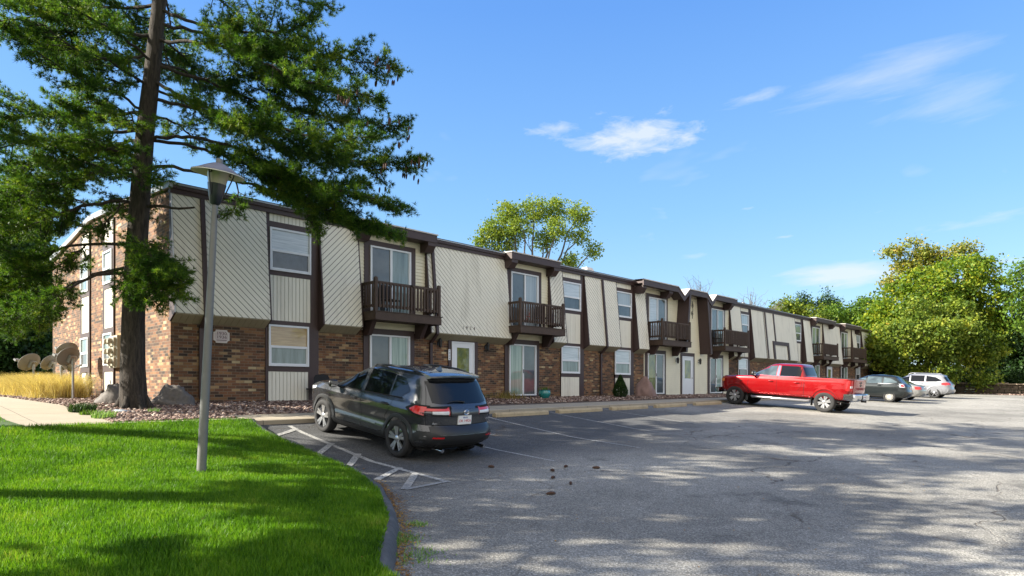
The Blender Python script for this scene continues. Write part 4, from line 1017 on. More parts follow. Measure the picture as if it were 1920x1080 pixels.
# ---------------------------------------------------------------- near compact SUV
def suv_near():
    root = place(8.17, 10.07, 2.69, 'dark grey compact SUV with black wheel arches, parked nearest the camera beside the hatched lines', GRP, 'parked_suv'); root['category'] = 'suv'
    rows = [(.25, .32, .34, .74), (.30, .16, .20, .84), (.40, .06, .06, .895), (.52, .02, .0, .895), (.60, .0, .02, .886), (.66, .0, .06, .889), (.72, .0, .115, .898), (.86, .05, .115, .922), (.95, .06, .100, .928), (.985, .11, .115, .912),
            (1.06, .32, .16, .890), (1.10, .78, .19, .868), (1.135, 1.20, .215, .850), (1.25, 1.42, .285, .808), (1.40, 1.72, .37, .755), (1.52, 2.0, .45, .705), (1.58, 2.2, .50, .67), (1.62, 2.42, .57, .62), (1.65, 2.65, .78, .53), (1.665, 2.9, 1.1, .36)]
    c = Car(root, 4.58, .93, 2.69, rows, nf=11.); c.rz = .36; c.res = (27, 64); c.sharp = 15
    paint = carpaint('dark grey metallic paint', (.078, .081, .088), .75, rough=.26)
    c.shell('body', [paint, M['under']], .415)
    # lower cladding and bumpers
    c.side('sill_trim', [(1.28, .255), (3.28, .255)], [(1.28, .40), (2.0, .385), (3.0, .41), (3.28, .50)], M['clad'], .014)
    c.rear('bumper', [(-.86, .36), (-.6, .31), (.6, .31), (.86, .36)], [(-.86, .60), (-.70, .60), (-.58, .55), (.58, .55), (.70, .60), (.86, .60)], M['clad'], .018, nx=24)
    for sg in (-1, 1): c.corner('bumper_corner', [(4.02, .30), (4.40, .33)], [(4.02, .52), (4.20, .60), (4.40, .62)], [(.87, .35), (.80, .34)], [(.87, .62), (.80, .61)], M['clad'], .017, sg)
    c.rear('bumper_panel', [(-.60, .56), (.60, .56)], [(-.74, .70), (-.7, .71), (.7, .71), (.74, .70)], simple('lower bumper', (.018, .018, .02), .35), .010, nx=20)
    c.rear('lower_valance', [(-.72, .27), (.72, .27)], [(-.72, .36), (.72, .36)], M['under'], .02)
    for x in (-.62, .62): c.rear('reflector', [(x - .10, .495), (x + .10, .495)], [(x - .10, .525), (x + .10, .525)], M['redlamp'], .026, nx=5, nz=2)
    c.arch(M['clad'], .405, .475)
    # glass
    g1 = c.side('side_window', [(1.30, 1.085), (1.45, 1.075), (2.30, 1.09)], [(1.30, 1.10), (1.52, 1.285), (1.80, 1.44), (2.05, 1.52), (2.30, 1.545)], M['tint'], .007)
    c.side('side_window', [(2.43, 1.095), (3.22, 1.12)], [(2.43, 1.55), (3.0, 1.545), (3.22, 1.53)], M['tint'], .007)
    c.side('side_window', [(3.27, 1.125), (3.62, 1.16), (3.80, 1.27)], [(3.27, 1.525), (3.55, 1.49), (3.80, 1.30)], M['tint'], .007)
    c.side('door_pillar', [(2.315, 1.095), (2.415, 1.10)], [(2.315, 1.545), (2.415, 1.55)], paint, .010, ny=3)
    c.side('window_trim', [(1.24, 1.06), (3.64, 1.13)], [(1.24, 1.075), (3.64, 1.148)], M['seam'], .010, nz=2)
    c.side('window_trim', [(1.28, 1.105), (1.50, 1.295), (1.80, 1.457), (2.05, 1.535), (2.4, 1.565), (3.0, 1.562), (3.3, 1.54)], [(1.28, 1.12), (1.50, 1.308), (1.80, 1.468), (2.05, 1.546), (2.4, 1.577), (3.0, 1.574), (3.3, 1.55)], M['chrome'], .010, nz=2)
    c.rear('rear_window', [(-.66, 1.13), (-.5, 1.11), (.5, 1.11), (.66, 1.13)], [(-.60, 1.50), (.60, 1.50)], M['tint'], .008, nx=18)
    c.rear('windshield', [(-.70, 1.13), (.70, 1.13)], [(-.60, 1.54), (.60, 1.54)], M['tint'], .006, fn=c.YF, sgn=1)
    # spoiler
    g = MB(); P = []
    for k in range(17):
        x = -.615 + 1.23*k/16; e = abs(x/.615)**4*.10; y0 = c.ry + .33 + e
        P.append([(x, y0 + .42, 1.655 - abs(x)**2*.10), (x, y0 + .15, 1.655 - abs(x)**2*.09), (x, y0, 1.622 - abs(x)**2*.08), (x, y0 - .005, 1.597 - abs(x)**2*.08), (x, y0 + .04, 1.575 - abs(x)**2*.08), (x, y0 + .35, 1.50)])
    g.grid(P); g.add([Vector(p) for p in P[0]], [tuple(range(6))]); g.add([Vector(p) for p in P[-1]], [tuple(range(6))]); g.build('spoiler', paint, root, smooth=35)
    # tail lamps
    for sg in (-1, 1):
        c.corner('tail_light', [(3.96, .985), (4.10, .93), (4.28, .90)], [(3.96, .995), (4.08, 1.06), (4.28, 1.055)], [(.88, .895), (.82, .91), (.74, .99), (.36, .985)], [(.88, 1.055), (.62, 1.055), (.36, 1.03)], M['redlamp'], .012, sg)
        c.side('tail_light_housing', [(3.84, .99), (3.98, .93), (4.14, .885), (4.3, .87)], [(3.84, 1.0), (3.98, 1.065), (4.14, 1.085), (4.3, 1.08)], M['seam'], .006, sides=(sg,))
        x0, x1 = sorted((sg*.38, sg*.70)); c.rear('reverse_light', [(x0, .93), (x1, .92)], [(x0, .98), (x1, .985)], M['clearlamp'], .012, nx=6, nz=3)
        x0, x1 = sorted((sg*.30, sg*.80)); c.rear('lamp_housing', [(x0, .90), (x1, .88)], [(x0, 1.06), (x1, 1.075)], M['seam'], .005, nx=6, nz=3)
    c.rear('hatch_garnish', [(-.34, .905), (.34, .905)], [(-.30, 1.02), (.30, 1.02)], carpaint('hatch garnish', (.07, .073, .078), .6), .028)
    emblem(root, (0, c.YR(0, .96) - .036, .96), .062, M['chrome'])
    plate(c, .815)
    text_mesh('badge_text', 'RAV4', .05, M['chrome'], Matrix.Translation((.66, c.YR(.66, .77) - .014, .80)) @ TX, root, .004)
    text_mesh('badge_text', 'Pappas', .055, M['chrome'], Matrix.Translation((-.64, c.YR(.64, .76) - .014, .76)) @ TX, root, .003, font_shear=.4)
    # hatch outline, wiper, handles, rails, fin
    g = MB()
    for sg in (-1, 1):
        pts = [(.78*sg, .73), (.80*sg, .90), (.765*sg, 1.08), (.70*sg, 1.30), (.655*sg, 1.50)]
        g.tube([(x, c.YR(abs(x), z) - .002, z) for x, z in pts], .005, 5)
    g.tube([(x, c.YR(abs(x), .725) - .002, .725) for x in np.linspace(-.78, .78, 15)], .006, 5); g.build('hatch_gap', M['seam'], root)
    g = MB(); y = c.YR(0, 1.15) - .03; g.tube([(.02, y + .02, 1.12), (.03, y - .01, 1.14), (-.16, y - .012, 1.165), (-.34, y - .01, 1.15)], [.02, .014, .010, .007], 6); g.build('wiper', M['black'], root)
    c.handle(2.16, .945, M['black']); c.handle(3.20, .975, M['black'])
    c.mirror(1.52, 1.10, M['black'], .21, .165)
    for sg in (-1, 1):
        g = MB(); g.tube([(sg*.60, c.d(2.28), 1.57), (sg*.60, c.d(2.42), 1.635), (sg*.60, c.d(2.9), 1.668), (sg*.595, c.d(3.5), 1.665), (sg*.58, c.d(3.95), 1.61)], [.012, .02, .02, .02, .012], 8); g.build('roof_rail', M['clad'], root, smooth=50)
    g = MB(); x0 = c.d(3.62); g.add([(-.018, x0 + .09, 1.655), (.018, x0 + .09, 1.655), (.018, x0 - .09, 1.65), (-.018, x0 - .09, 1.65), (0, x0 - .07, 1.735), (0, x0 - .02, 1.73)], [(0, 1, 5), (1, 2, 4, 5), (2, 3, 4), (3, 0, 5, 4)]); g.build('antenna_fin', paint, root)
    c.seam([(1.22, .98), (1.18, .60), (1.30, .42)]); c.seam([(2.37, 1.08), (2.38, .42)]); c.seam([(3.42, 1.12), (3.36, .92), (3.18, .72), (3.14, .50)]); c.seam([(1.22, .98), (1.25, 1.05)])
    c.side('door_crease', [(1.5, .485), (2.9, .52)], [(1.5, .51), (2.9, .545)], paint, .012, nz=3)
    for x in (-.52, .52):
        g = MB(); g.tube([(x, c.ry + .35, .27), (x, c.ry + .06, .265)], .035, 14); g.build('exhaust_tip', M['chrome'], root, smooth=50)
    g = MB(); g.box(-.7, .7, -1.9, 1.9, .22, .27); g.build('underbody', M['under'], root)
    c.side('headlight', [(.20, .84), (.62, .93)], [(.20, .93), (.62, .985)], M['clearlamp'], .006)
    c.wheels(.355, .22, .250, 'double', .925, M['rim'])
suv_near()

# ---------------------------------------------------------------- red pickup
def pickup():
    root = place(28.25, 9.1, 3.73, 'bright red crew cab pickup truck with a chrome rear bumper and silver side step', GRP, 'pickup_truck'); root['category'] = 'pickup truck'
    rows = [(.52, .35, .30, .84), (.56, .16, .22, .92), (.66, .06, .14, .975), (.80, .03, .09, .99), (.95, .02, .075, .995), (1.10, .02, .07, .99), (1.19, .05, .07, .982), (1.245, .16, .07, .97), (1.285, .50, .07, .955), (1.315, 1.15, .07, .945), (1.335, 1.9, .07, .94), (1.36, 3.70, .075, .93)]
    c = Car(root, 5.70, .90, 3.73, rows, nf=10, nr=34, m=3.2); c.rz = .41
    paint = carpaint('red metallic paint', (.33, .0015, .004), .45, rough=.25)
    yb0, yb1 = c.d(5.52), c.d(3.92)
    c.shell('body', [paint, M['under']], .49, extra_cut=[(-.80, .80, yb0, yb1, .78, 1.6)])
    # cab
    rows2 = [(1.28, 1.35, 1.86, .90), (1.345, 1.42, 1.875, .895), (1.50, 1.72, 1.93, .835), (1.68, 2.03, 2.0, .765), (1.78, 2.2, 2.04, .72), (1.84, 2.34, 2.08, .66), (1.875, 2.52, 2.16, .56), (1.89, 2.75, 2.3, .38)]
    k = Car(root, 5.70, .90, 3.73, rows2, nf=10, nr=16, m=3.); k.rz = -3
    g = MB(); rr = [k.ring(z) for z in list(np.arange(1.28, 1.89, .03)) + [1.89]]; n = len(rr[0])
    for r in rr: g.v += r
    for i in range(len(rr)-1):
        for j in range(n): q = i*n; g.f.append((q+j, q+(j+1) % n, q+n+(j+1) % n, q+n+j)); g.mi.append(0)
    g.f.append(tuple((len(rr)-1)*n + j for j in range(n))); g.mi.append(0)
    g.build('cab', paint, root, smooth=35)
    k.side('side_window', [(1.62, 1.375), (2.62, 1.365)], [(1.62, 1.39), (1.85, 1.54), (2.08, 1.68), (2.25, 1.755), (2.62, 1.785)], M['carglass'], .007)
    k.side('side_window', [(2.78, 1.365), (3.62, 1.37)], [(2.78, 1.79), (3.45, 1.785), (3.62, 1.745)], M['tint'], .007)
    k.side('window_surround', [(1.50, 1.345), (3.70, 1.345)], [(1.50, 1.362), (3.70, 1.362)], M['chrome'], .010, nz=2)
    k.side('door_pillar', [(2.645, 1.365), (2.755, 1.365)], [(2.645, 1.79), (2.755, 1.79)], M['chrome'], .009, ny=3)
    k.rear('rear_window', [(-.66, 1.42), (.66, 1.42)], [(-.60, 1.76), (.60, 1.76)], M['tint'], .008)
    k.rear('windshield', [(-.72, 1.36), (.72, 1.36)], [(-.62, 1.78), (.62, 1.78)], M['tint'], .006, fn=k.YF, sgn=1)
    c.arch(M['seam'], .475, .495, .006)
    c.arch(paint, .495, .56, .016, -6, 186, 'wheel_flare')
    # tailgate
    gate = c.rear('tailgate', [(-.74, .80), (.74, .80)], [(-.74, 1.33), (.74, 1.33)], paint, .02, nz=3)
    c.rear('tailgate_handle', [(-.13, 1.20), (.13, 1.20)], [(-.13, 1.26), (.13, 1.26)], M['black'], .032, parent=gate, nx=4, nz=2)
    text_mesh('tailgate_lettering', 'CHEVROLET', .135, simple('embossed red letters', (.30, .01, .015), .4), Matrix.Translation((0, c.ry + .07 - .025, .985)) @ TX, gate, .004, sx=1.5)
    emblem(root, (0, c.ry + .07 - .02, 1.13), .10, simple('dark emblem', (.02, .02, .02), .3), 'bowtie')
    for sg in (-1, 1):
        c.corner('tail_light', [(5.40, .92), (5.60, .90)], [(5.40, 1.25), (5.60, 1.31)], [(.965, .90), (.78, .90)], [(.965, 1.31), (.78, 1.31)], M['redlamp'], .012, sg)
        x0, x1 = sorted((sg*.80, sg*.90)); c.rear('reverse_light', [(x0, 1.02), (x1, 1.02)], [(x0, 1.10), (x1, 1.10)], M['clearlamp'], .02, nx=3, nz=2)
    # chrome bumper with corner steps
    g = MB(); y0 = c.ry - .10; P = []
    for x in np.linspace(-.98, .98, 25):
        e = .14*abs(x/.98)**8; P.append([(x, y0 + .28, .54), (x, y0 + .02 + e, .54), (x, y0 + e, .58), (x, y0 + e, .76), (x, y0 + .03 + e, .79), (x, y0 + .26, .80)])
    g.grid(P); g.add(P[0], [tuple(range(6))]); g.add(P[-1], [tuple(range(6))])
    for sg in (-1, 1): g.prism([(sg*.985, y0 + .12, .54), (sg*.985, y0 + .46, .56), (sg*.985, y0 + .46, .78), (sg*.985, y0 + .12, .79)], (sg*.02, 0, 0))
    bmp_ = g.build('rear_bumper', M['chrome'], root, smooth=40)
    g = MB(); g.box(-.22, .22, y0 - .012, y0 + .05, .585, .76); g.box(-.35, .35, y0 + .02, y0 + .2, .797, .81)
    for sg in (-1, 1): g.prism([(sg*1.008, y0 + .10, .62), (sg*1.008, y0 + .40, .62), (sg*1.008, y0 + .40, .71), (sg*1.008, y0 + .10, .71)], (-sg*.01, 0, 0))
    g.build('bumper_step', M['black'], bmp_)
    g = MB(); g.box(-.155, .155, y0 - .02, y0 - .012, .60, .745); p_ = g.build('licence_plate', M['plate'], root); text_mesh('plate_text', '318 4427', .065, M['platered'], Matrix.Translation((0, y0 - .021, .672)) @ TX, p_, .001)
    g = MB(); g.tube([(0, y0 + .1, .50), (0, y0 - .09, .50)], .035, 8); g.tube([(0, y0 - .07, .50), (0, y0 - .07, .56)], .02, 8); g.build('tow_hitch', M['black'], root)
    g = MB(); g.box(-.97, .97, c.d(.12) - .02, c.d(-.04), .50, .72); g.build('front_bumper', M['chrome'], root, bevel=.03)
    c.side('headlight', [(.06, .98), (.36, 1.0)], [(.06, 1.12), (.36, 1.135)], M['amber'], .008)
    for sg in (-1, 1):
        g = MB(); g.tube([(sg*.90, c.d(1.62), .44), (sg*1.03, c.d(1.72), .42), (sg*1.03, c.d(3.95), .42), (sg*.90, c.d(4.05), .44)], .045, 10); g.build('side_step', M['rim'], root, smooth=50)
        g = MB(); g.box(sg*.88 - .10, sg*.88 + .10, -c.wb/2 + .50, -c.wb/2 + .515, .24, .60); g.box(sg*.88 - .10, sg*.88 + .10, c.wb/2 - .515, c.wb/2 - .50, .24, .60); g.build('mud_flap', M['black'], root)
    c.handle(2.45, 1.12, paint); c.handle(3.52, 1.12, paint)
    k.mirror(1.72, 1.36, M['black'], .25, .24)
    c.seam([(1.50, 1.30), (1.45, .9), (1.52, .60), (1.7, .55)]); c.seam([(2.70, 1.33), (2.70, .56)]); c.seam([(3.82, 1.34), (3.80, .56)], .014); c.seam([(3.70, 1.30), (3.72, 1.0), (3.55, .75)])
    c.side('door_moulding', [(1.60, .60), (3.72, .60)], [(1.60, .655), (3.72, .655)], paint, .022, nz=3)
    c.side('fender_crease', [(1.0, 1.185), (5.3, 1.20)], [(1.0, 1.205), (5.3, 1.222)], paint, .008, nz=3)
    for sg in (-1, 1): g = MB(); g.box(sg*.81 - .02, sg*.81 + .02, yb0, yb1, 1.345, 1.375); g.build('bed_rail_cap', M['black'], root)
    g = MB(); g.box(-.8, .8, -2.2, 2.3, .44, .56); g.build('underbody', M['under'], root)
    for sg in (-1, 1):
        g = MB(); x = sg*.55; g.tube([(x, -1.5, .40), (x, -2.35, .38)], .04, 10); g.build('exhaust_tip', M['chrome'], root, smooth=50)
    text_mesh('hood_badge', '4X4', .07, M['chrome'], Matrix.Translation((-c.X(c.d(1.1), 1.06) - .006, c.d(1.15), 1.07)) @ Matrix(((0, 0, -1, 0), (-1, 0, 0, 0), (0, 1, 0, 0), (0, 0, 0, 1))), root, .003)
    c.wheels(.41, .27, .255, 'six', 1.0, M['rim'])
pickup()

# ---------------------------------------------------------------- far cars
def hatch_like(root, Lc, fa, wb, H, W, col, metal, style, tint, rimmat, lampmat='redlamp', hood=.95, belt=1.0, rear_in=.45, cladding=None, sedan=False, wr=.31, lampz=(.82, 1.02), platez=.72):
    s_ = H/1.665
    if sedan:
        rows = [(.22, .30, .28, W*.82), (.27, .14, .14, W*.93), (.42, .04, .03, W*.985), (.58, 0, .0, W), (.72, .03, .02, W), (.82, .12, .05, W*.985), (.88, .40, .09, W*.965), (.93, .95, .22, W*.94), (.965, 1.28, .42, W*.92), (1.0, 1.40, .62, W*.90), (1.15, 1.75, .98, W*.82), (1.30, 2.1, 1.35, W*.74), (1.37, 2.35, 1.6, W*.66), (1.405, 2.7, 1.9, W*.5)]
    else:
        b_ = belt
        rows = [(.25, .32, .28, W*.82), (.30, .15, .16, W*.92), (.45, .04, .03, W*.985), (.60, 0, .0, W), (b_*.72, .0, .04, W), (b_*.82, .05, .06, W), (b_*.9, .18, .07, W*.99), (b_*.95, .55, .10, W*.965), (b_, 1.05, .14, W*.94), (b_ + .03, 1.25, .17, W*.92),
                (b_ + (H-b_)*.30, 1.5, rear_in*.55, W*.86), (b_ + (H-b_)*.65, 1.9, rear_in*.85, W*.775), (b_ + (H-b_)*.84, 2.15, rear_in, W*.71), (b_ + (H-b_)*.94, 2.4, rear_in + .18, W*.62), (H, 2.85, rear_in + .7, W*.40)]
    c = Car(root, Lc, fa, wb, rows, nf=8, nr=12); c.rz = wr
    paint = carpaint('paint of ' + root['label'][:24], col, metal); c.shell('body', [paint, M['under']], wr + .055, dz=.05)
    return c, paint
def wagon():
    root = place(41.75, 10.15, 2.60, 'dark grey green hatchback with white hubcaps right behind the tail of the red pickup', GRP, 'parked_hatchback'); root['category'] = 'hatchback'
    c, paint = hatch_like(root, 4.35, .86, 2.60, 1.54, .885, (.010, .015, .017), .4, 'cap', None, None, belt=1.0, rear_in=.62, wr=.315)
    c.side('side_window', [(1.25, 1.03), (2.18, 1.04)], [(1.25, 1.04), (1.65, 1.25), (1.95, 1.37), (2.18, 1.41)], M['carglass'], .007)
    c.side('side_window', [(2.27, 1.04), (3.02, 1.055)], [(2.27, 1.415), (2.8, 1.41), (3.02, 1.39)], M['carglass'], .007)
    c.side('side_window', [(3.10, 1.06), (3.78, 1.12)], [(3.10, 1.385), (3.45, 1.33), (3.78, 1.16)], M['carglass'], .007)
    c.rear('rear_window', [(-.64, 1.06), (.64, 1.06)], [(-.55, 1.36), (.55, 1.36)], M['carglass'], .008)
    c.rear('windshield', [(-.62, 1.06), (.62, 1.06)], [(-.55, 1.38), (.55, 1.38)], M['tint'], .006, fn=c.YF, sgn=1)
    for sg in (-1, 1):
        c.corner('tail_light', [(3.92, .88), (4.14, .84)], [(3.92, 1.03), (4.14, 1.06)], [(.84, .84), (.68, .86)], [(.84, 1.06), (.68, 1.05)], M['clearlamp'], .012, sg)
        c.side('brake_lens', [(3.98, .91), (4.12, .90)], [(3.98, 1.0), (4.12, 1.02)], M['redlamp'], .02, sides=(sg,), ny=3, nz=3)
    plate(c, .80); c.rear('bumper', [(-.78, .33), (.78, .33)], [(-.78, .60), (.78, .60)], paint, .035, nx=18)
    c.rear('bumper_trim', [(-.6, .50), (.6, .50)], [(-.6, .53), (.6, .53)], M['clad'], .045)
    c.handle(2.05, .90, paint); c.handle(2.92, .92, paint); c.mirror(1.38, 1.03, paint, .18, .13); c.seam([(2.22, 1.04), (2.22, .35)]); c.seam([(3.12, 1.06), (3.05, .8), (2.95, .5)]); c.seam([(1.2, 1.0), (1.2, .4)])
    c.side('sill_trim', [(1.3, .27), (3.1, .27)], [(1.3, .36), (3.1, .36)], M['clad'], .01)
    c.wheels(.315, .19, .205, 'cap', .875, simple('white plastic hubcap', (.42, .41, .38), .5))
    g = MB(); g.box(-.7, .7, -1.6, 1.6, .22, .28); g.build('underbody', M['under'], root)
wagon()
def sedan():
    root = place(46.2, 10.5, 2.65, 'light silver sedan mostly hidden between the dark hatchback and the silver SUV', GRP, 'parked_sedan'); root['category'] = 'sedan'
    c, paint = hatch_like(root, 4.6, .95, 2.65, 1.41, .89, (.32, .32, .31), .5, '', None, None, sedan=True, wr=.31)
    c.side('side_window', [(1.35, 1.0), (2.25, 1.01)], [(1.35, 1.01), (1.9, 1.24), (2.25, 1.31)], M['tint'], .007); c.side('side_window', [(2.33, 1.01), (3.3, 1.02)], [(2.33, 1.315), (2.9, 1.27), (3.3, 1.06)], M['tint'], .007)
    c.rear('rear_window', [(-.60, 1.04), (.60, 1.04)], [(-.52, 1.30), (.52, 1.30)], M['tint'], .008)
    c.rear('windshield', [(-.62, 1.02), (.62, 1.02)], [(-.55, 1.30), (.55, 1.30)], M['tint'], .006, fn=c.YF, sgn=1)
    for sg in (-1, 1): c.corner('tail_light', [(4.20, .70), (4.42, .68)], [(4.20, .84), (4.42, .86)], [(.84, .68), (.58, .70)], [(.84, .86), (.58, .86)], M['redlamp'], .012, sg)
    plate(c, .76); c.rear('bumper', [(-.80, .30), (.80, .30)], [(-.80, .58), (.80, .58)], paint, .035, nx=18)
    c.handle(2.1, .85, paint); c.handle(3.1, .87, paint); c.mirror(1.5, .98, paint, .18, .13); c.wheels(.31, .19, .2, 'double', .88, M['rim'])
    g = MB(); g.box(-.7, .7, -1.6, 1.6, .2, .26); g.build('underbody', M['under'], root)
sedan()
def suv_far():
    root = place(53.8, 10.35, 2.89, 'silver SUV with black star wheels parked farthest from the camera by the trees', GRP, 'parked_suv'); root['category'] = 'suv'
    c, paint = hatch_like(root, 4.88, .97, 2.89, 1.70, .93, (.30, .31, .34), .5, '', None, None, belt=1.06, rear_in=.50, wr=.36)
    c.side('side_window', [(1.40, 1.12), (2.30, 1.12)], [(1.40, 1.13), (1.75, 1.35), (2.05, 1.50), (2.30, 1.54)], M['tint'], .007)
    c.side('side_window', [(2.38, 1.12), (3.22, 1.13)], [(2.38, 1.55), (3.22, 1.545)], M['tint'], .007)
    c.side('side_window', [(3.32, 1.13), (3.92, 1.15), (4.22, 1.20)], [(3.32, 1.54), (3.9, 1.45), (4.22, 1.25)], M['tint'], .007)
    c.rear('rear_window', [(-.68, 1.18), (.68, 1.18)], [(-.58, 1.50), (.58, 1.50)], M['tint'], .008)
    c.rear('windshield', [(-.66, 1.14), (.66, 1.14)], [(-.6, 1.52), (.6, 1.52)], M['tint'], .006, fn=c.YF, sgn=1)
    for sg in (-1, 1): c.corner('tail_light', [(4.26, .95), (4.56, .90)], [(4.26, 1.06), (4.56, 1.10)], [(.87, .90), (.52, .94)], [(.87, 1.10), (.52, 1.09)], M['redlamp'], .012, sg)
    plate(c, .88); c.rear('bumper', [(-.82, .34), (.82, .34)], [(-.82, .64), (.82, .64)], paint, .04, nx=18); c.rear('bumper_trim', [(-.75, .28), (.75, .28)], [(-.75, .36), (.75, .36)], M['clad'], .045)
    c.handle(2.15, 1.0, M['chrome']); c.handle(3.12, 1.0, M['chrome']); c.mirror(1.55, 1.12, paint, .2, .15); c.seam([(2.34, 1.12), (2.34, .4)]); c.seam([(3.3, 1.12), (3.3, .9), (3.15, .6)]); c.seam([(1.3, 1.08), (1.3, .45)])
    c.arch(paint, .425, .50, .02, 0, 180, 'wheel_flare')
    for sg in (-1, 1):
        g = MB(); g.tube([(sg*.60, c.d(2.2), 1.64), (sg*.60, c.d(2.4), 1.72), (sg*.60, c.d(3.9), 1.71), (sg*.58, c.d(4.1), 1.62)], .018, 8); g.build('roof_rail', M['rim'], root, smooth=50)
    c.side('sill_trim', [(1.45, .27), (3.35, .27)], [(1.45, .36), (3.35, .36)], M['rim'], .012)
    c.wheels(.36, .22, .245, 'star', .93, M['rim']); g = MB(); g.box(-.7, .7, -1.8, 1.8, .22, .28); g.build('underbody', M['under'], root)
suv_far()
# ================================================================== PLANTS, LAMP, DISHES, SMALL THINGS
M['bark'] = bark('pine bark', (.012, .010, .008), (.065, .052, .042))
M['barkg'] = bark('grey bark', (.05, .042, .035), (.15, .13, .11))
M['needle'] = foliage('pine needles', [(.14, (.014, .042, .009)), (.46, (.042, .105, .013)), (.70, (.12, .205, .022)), (.92, (.32, .35, .05))], .42, .5, .45, 1.6)
M['cone'] = simple('pine cone', (.065, .032, .02), .8, var=.4, scale=20)
def leafmesh(name, C, size, mat, parent, droop=.0, aspect=.6):
    n = len(C); C = np.asarray(C); s = RNG.uniform(.6, 1.25, n)*size
    a = RNG.normal(size=(n, 3)); a /= np.linalg.norm(a, axis=1)[:, None]
    b = RNG.normal(size=(n, 3)); b[:, 2] -= droop; b -= a*np.sum(a*b, 1)[:, None]; b /= np.linalg.norm(b, axis=1)[:, None]
    s = s[:, None]; tip = C + b*s; base = C - b*s; l = C + a*s*aspect + b*s*.1; r = C - a*s*aspect + b*s*.1
    V = np.stack([base, r, tip, l], 1).reshape(-1, 3)
    return npmesh(name, V, n, 4, mat, parent)
def crown_pts(blobs, n, clump=.30, per=26, hollow=.45):
    # leaf clusters spread over the blobs: more near the outside, with gaps between the clusters
    vols = np.array([b[1]**2.2 for b in blobs]); pr = vols/vols.sum(); out = []; subs = []
    k = max(1, n//per)
    for i in RNG.choice(len(blobs), k, p=pr):
        c, r, sq = blobs[i]; d = RNG.normal(size=3); d /= np.linalg.norm(d); rr = r*(hollow + (1-hollow)*RNG.random()**.6); p = np.array(c) + d*rr*np.array([1, 1, sq]); subs.append(p)
    for p in subs: out.append(p + RNG.normal(size=(per, 3))*clump*RNG.uniform(.6, 1.3)*np.array([1, 1, .75]))
    return np.concatenate(out), subs
def limb(mb, a, b_, r0, r1, sag=.0, n=7, wob=.04, sides=6):
    a, b_ = Vector(a), Vector(b_); L_ = (b_ - a).length; pts = []
    for k in range(n):
        t = k/(n-1); p = a.lerp(b_, t) + Vector((random.uniform(-1, 1), random.uniform(-1, 1), random.uniform(-1, 1)))*wob*L_*(0 if k in (0, n-1) else 1) + Vector((0, 0, -sag*L_*4*t*(1-t))); pts.append(p)
    mb.tube(pts, [r0 + (r1 - r0)*k/(n-1) for k in range(n)], sides); return pts
def tree(name, base, blobs, n, leaf, mat, barkm, label, cat, group=None, trunk_r=.2, clump=.3, per=26, trunk_top=None, twigs=60, hollow=.45, fork=.35):
    root = empty(name, base, label, cat, group); base = Vector(base)
    BL = [(tuple(Vector(c) - base), r, sq) for c, r, sq in blobs]
    pts, subs = crown_pts(BL, n, clump, per, hollow)
    g = MB(); top = Vector(trunk_top) - base if trunk_top is not None else Vector(np.mean([b[0] for b in BL], 0))
    tp = limb(g, (0, 0, -.1), top, trunk_r, trunk_r*.45, 0, 9, .02, 10)
    ends = []
    for c, r, sq in BL:
        k = random.randint(2, 6); q = tp[min(len(tp)-1, int(len(tp)*(fork + (1-fork)*random.random())))]
        e = limb(g, q, c, trunk_r*.42, trunk_r*.14, -.06, 7, .05, 6); ends += [(e[-1], trunk_r*.14), (e[-2], trunk_r*.18), (e[-3], trunk_r*.2)]
    for p in random.sample(subs, min(twigs, len(subs))):
        p = Vector(p); q, r_ = min(ends, key=lambda x: (x[0] - p).length); limb(g, q, p, r_*.6, .012, -.04, 5, .05, 5)
    g.build('trunk', barkm, root, smooth=60, fixn=False)
    leafmesh('crown', pts, leaf, mat, root); return root
def pb(x, y, Y, rpx, sq=.85): return (tuple(at(x, y, Y)), rpx*Y/FPX, sq)
YG = [(.12, (.03, .06, .010)), (.38, (.09, .145, .018)), (.64, (.19, .24, .028)), (.88, (.36, .35, .045)), (.97, (.42, .27, .05))]
M['leaf_yg'] = foliage('yellow green autumn leaves', YG, .35, .55, .4, .55)
M['leaf_g'] = foliage('mid green leaves', [(.1, (.03, .07, .01)), (.45, (.07, .14, .015)), (.75, (.14, .22, .02)), (.95, (.25, .29, .03))], .38)
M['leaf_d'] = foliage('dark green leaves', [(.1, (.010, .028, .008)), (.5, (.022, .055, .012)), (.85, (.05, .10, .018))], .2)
M['leaf_ever'] = foliage('evergreen needles', [(.1, (.012, .035, .014)), (.5, (.028, .065, .02)), (.9, (.06, .11, .025))], .15)
def base_at(x, Y, v=None):
    p = at(x, HY, Y); return (p.x, p.y, L(p.x, p.y) if p.y > 13.6 else T(p.x, p.y))
TG = 'autumn trees beyond the far end of the lot'
tree('maple_tree', base_at(1765, 68), [pb(1700, 620, 66, 62), pb(1740, 548, 66, 52), pb(1790, 525, 68, 50), pb(1842, 560, 68, 56), pb(1835, 640, 68, 62), pb(1690, 565, 67, 44), pb(1655, 605, 67, 42), pb(1875, 615, 69, 30), pb(1780, 600, 70, 75), pb(1845, 505, 69, 25), pb(1815, 498, 69, 22)], 46000, .17, foliage('maple leaves', [(.1, (.035, .08, .01)), (.4, (.09, .165, .014)), (.62, (.19, .25, .018)), (.82, (.32, .32, .025)), (.97, (.42, .22, .03))], .38), M['barkg'],
     'tall broad yellow green maple with a rounded crown at the right side of the photo', 'tree', TG, .4, .38, 38, at(1770, 590, 68), hollow=.6, twigs=160)
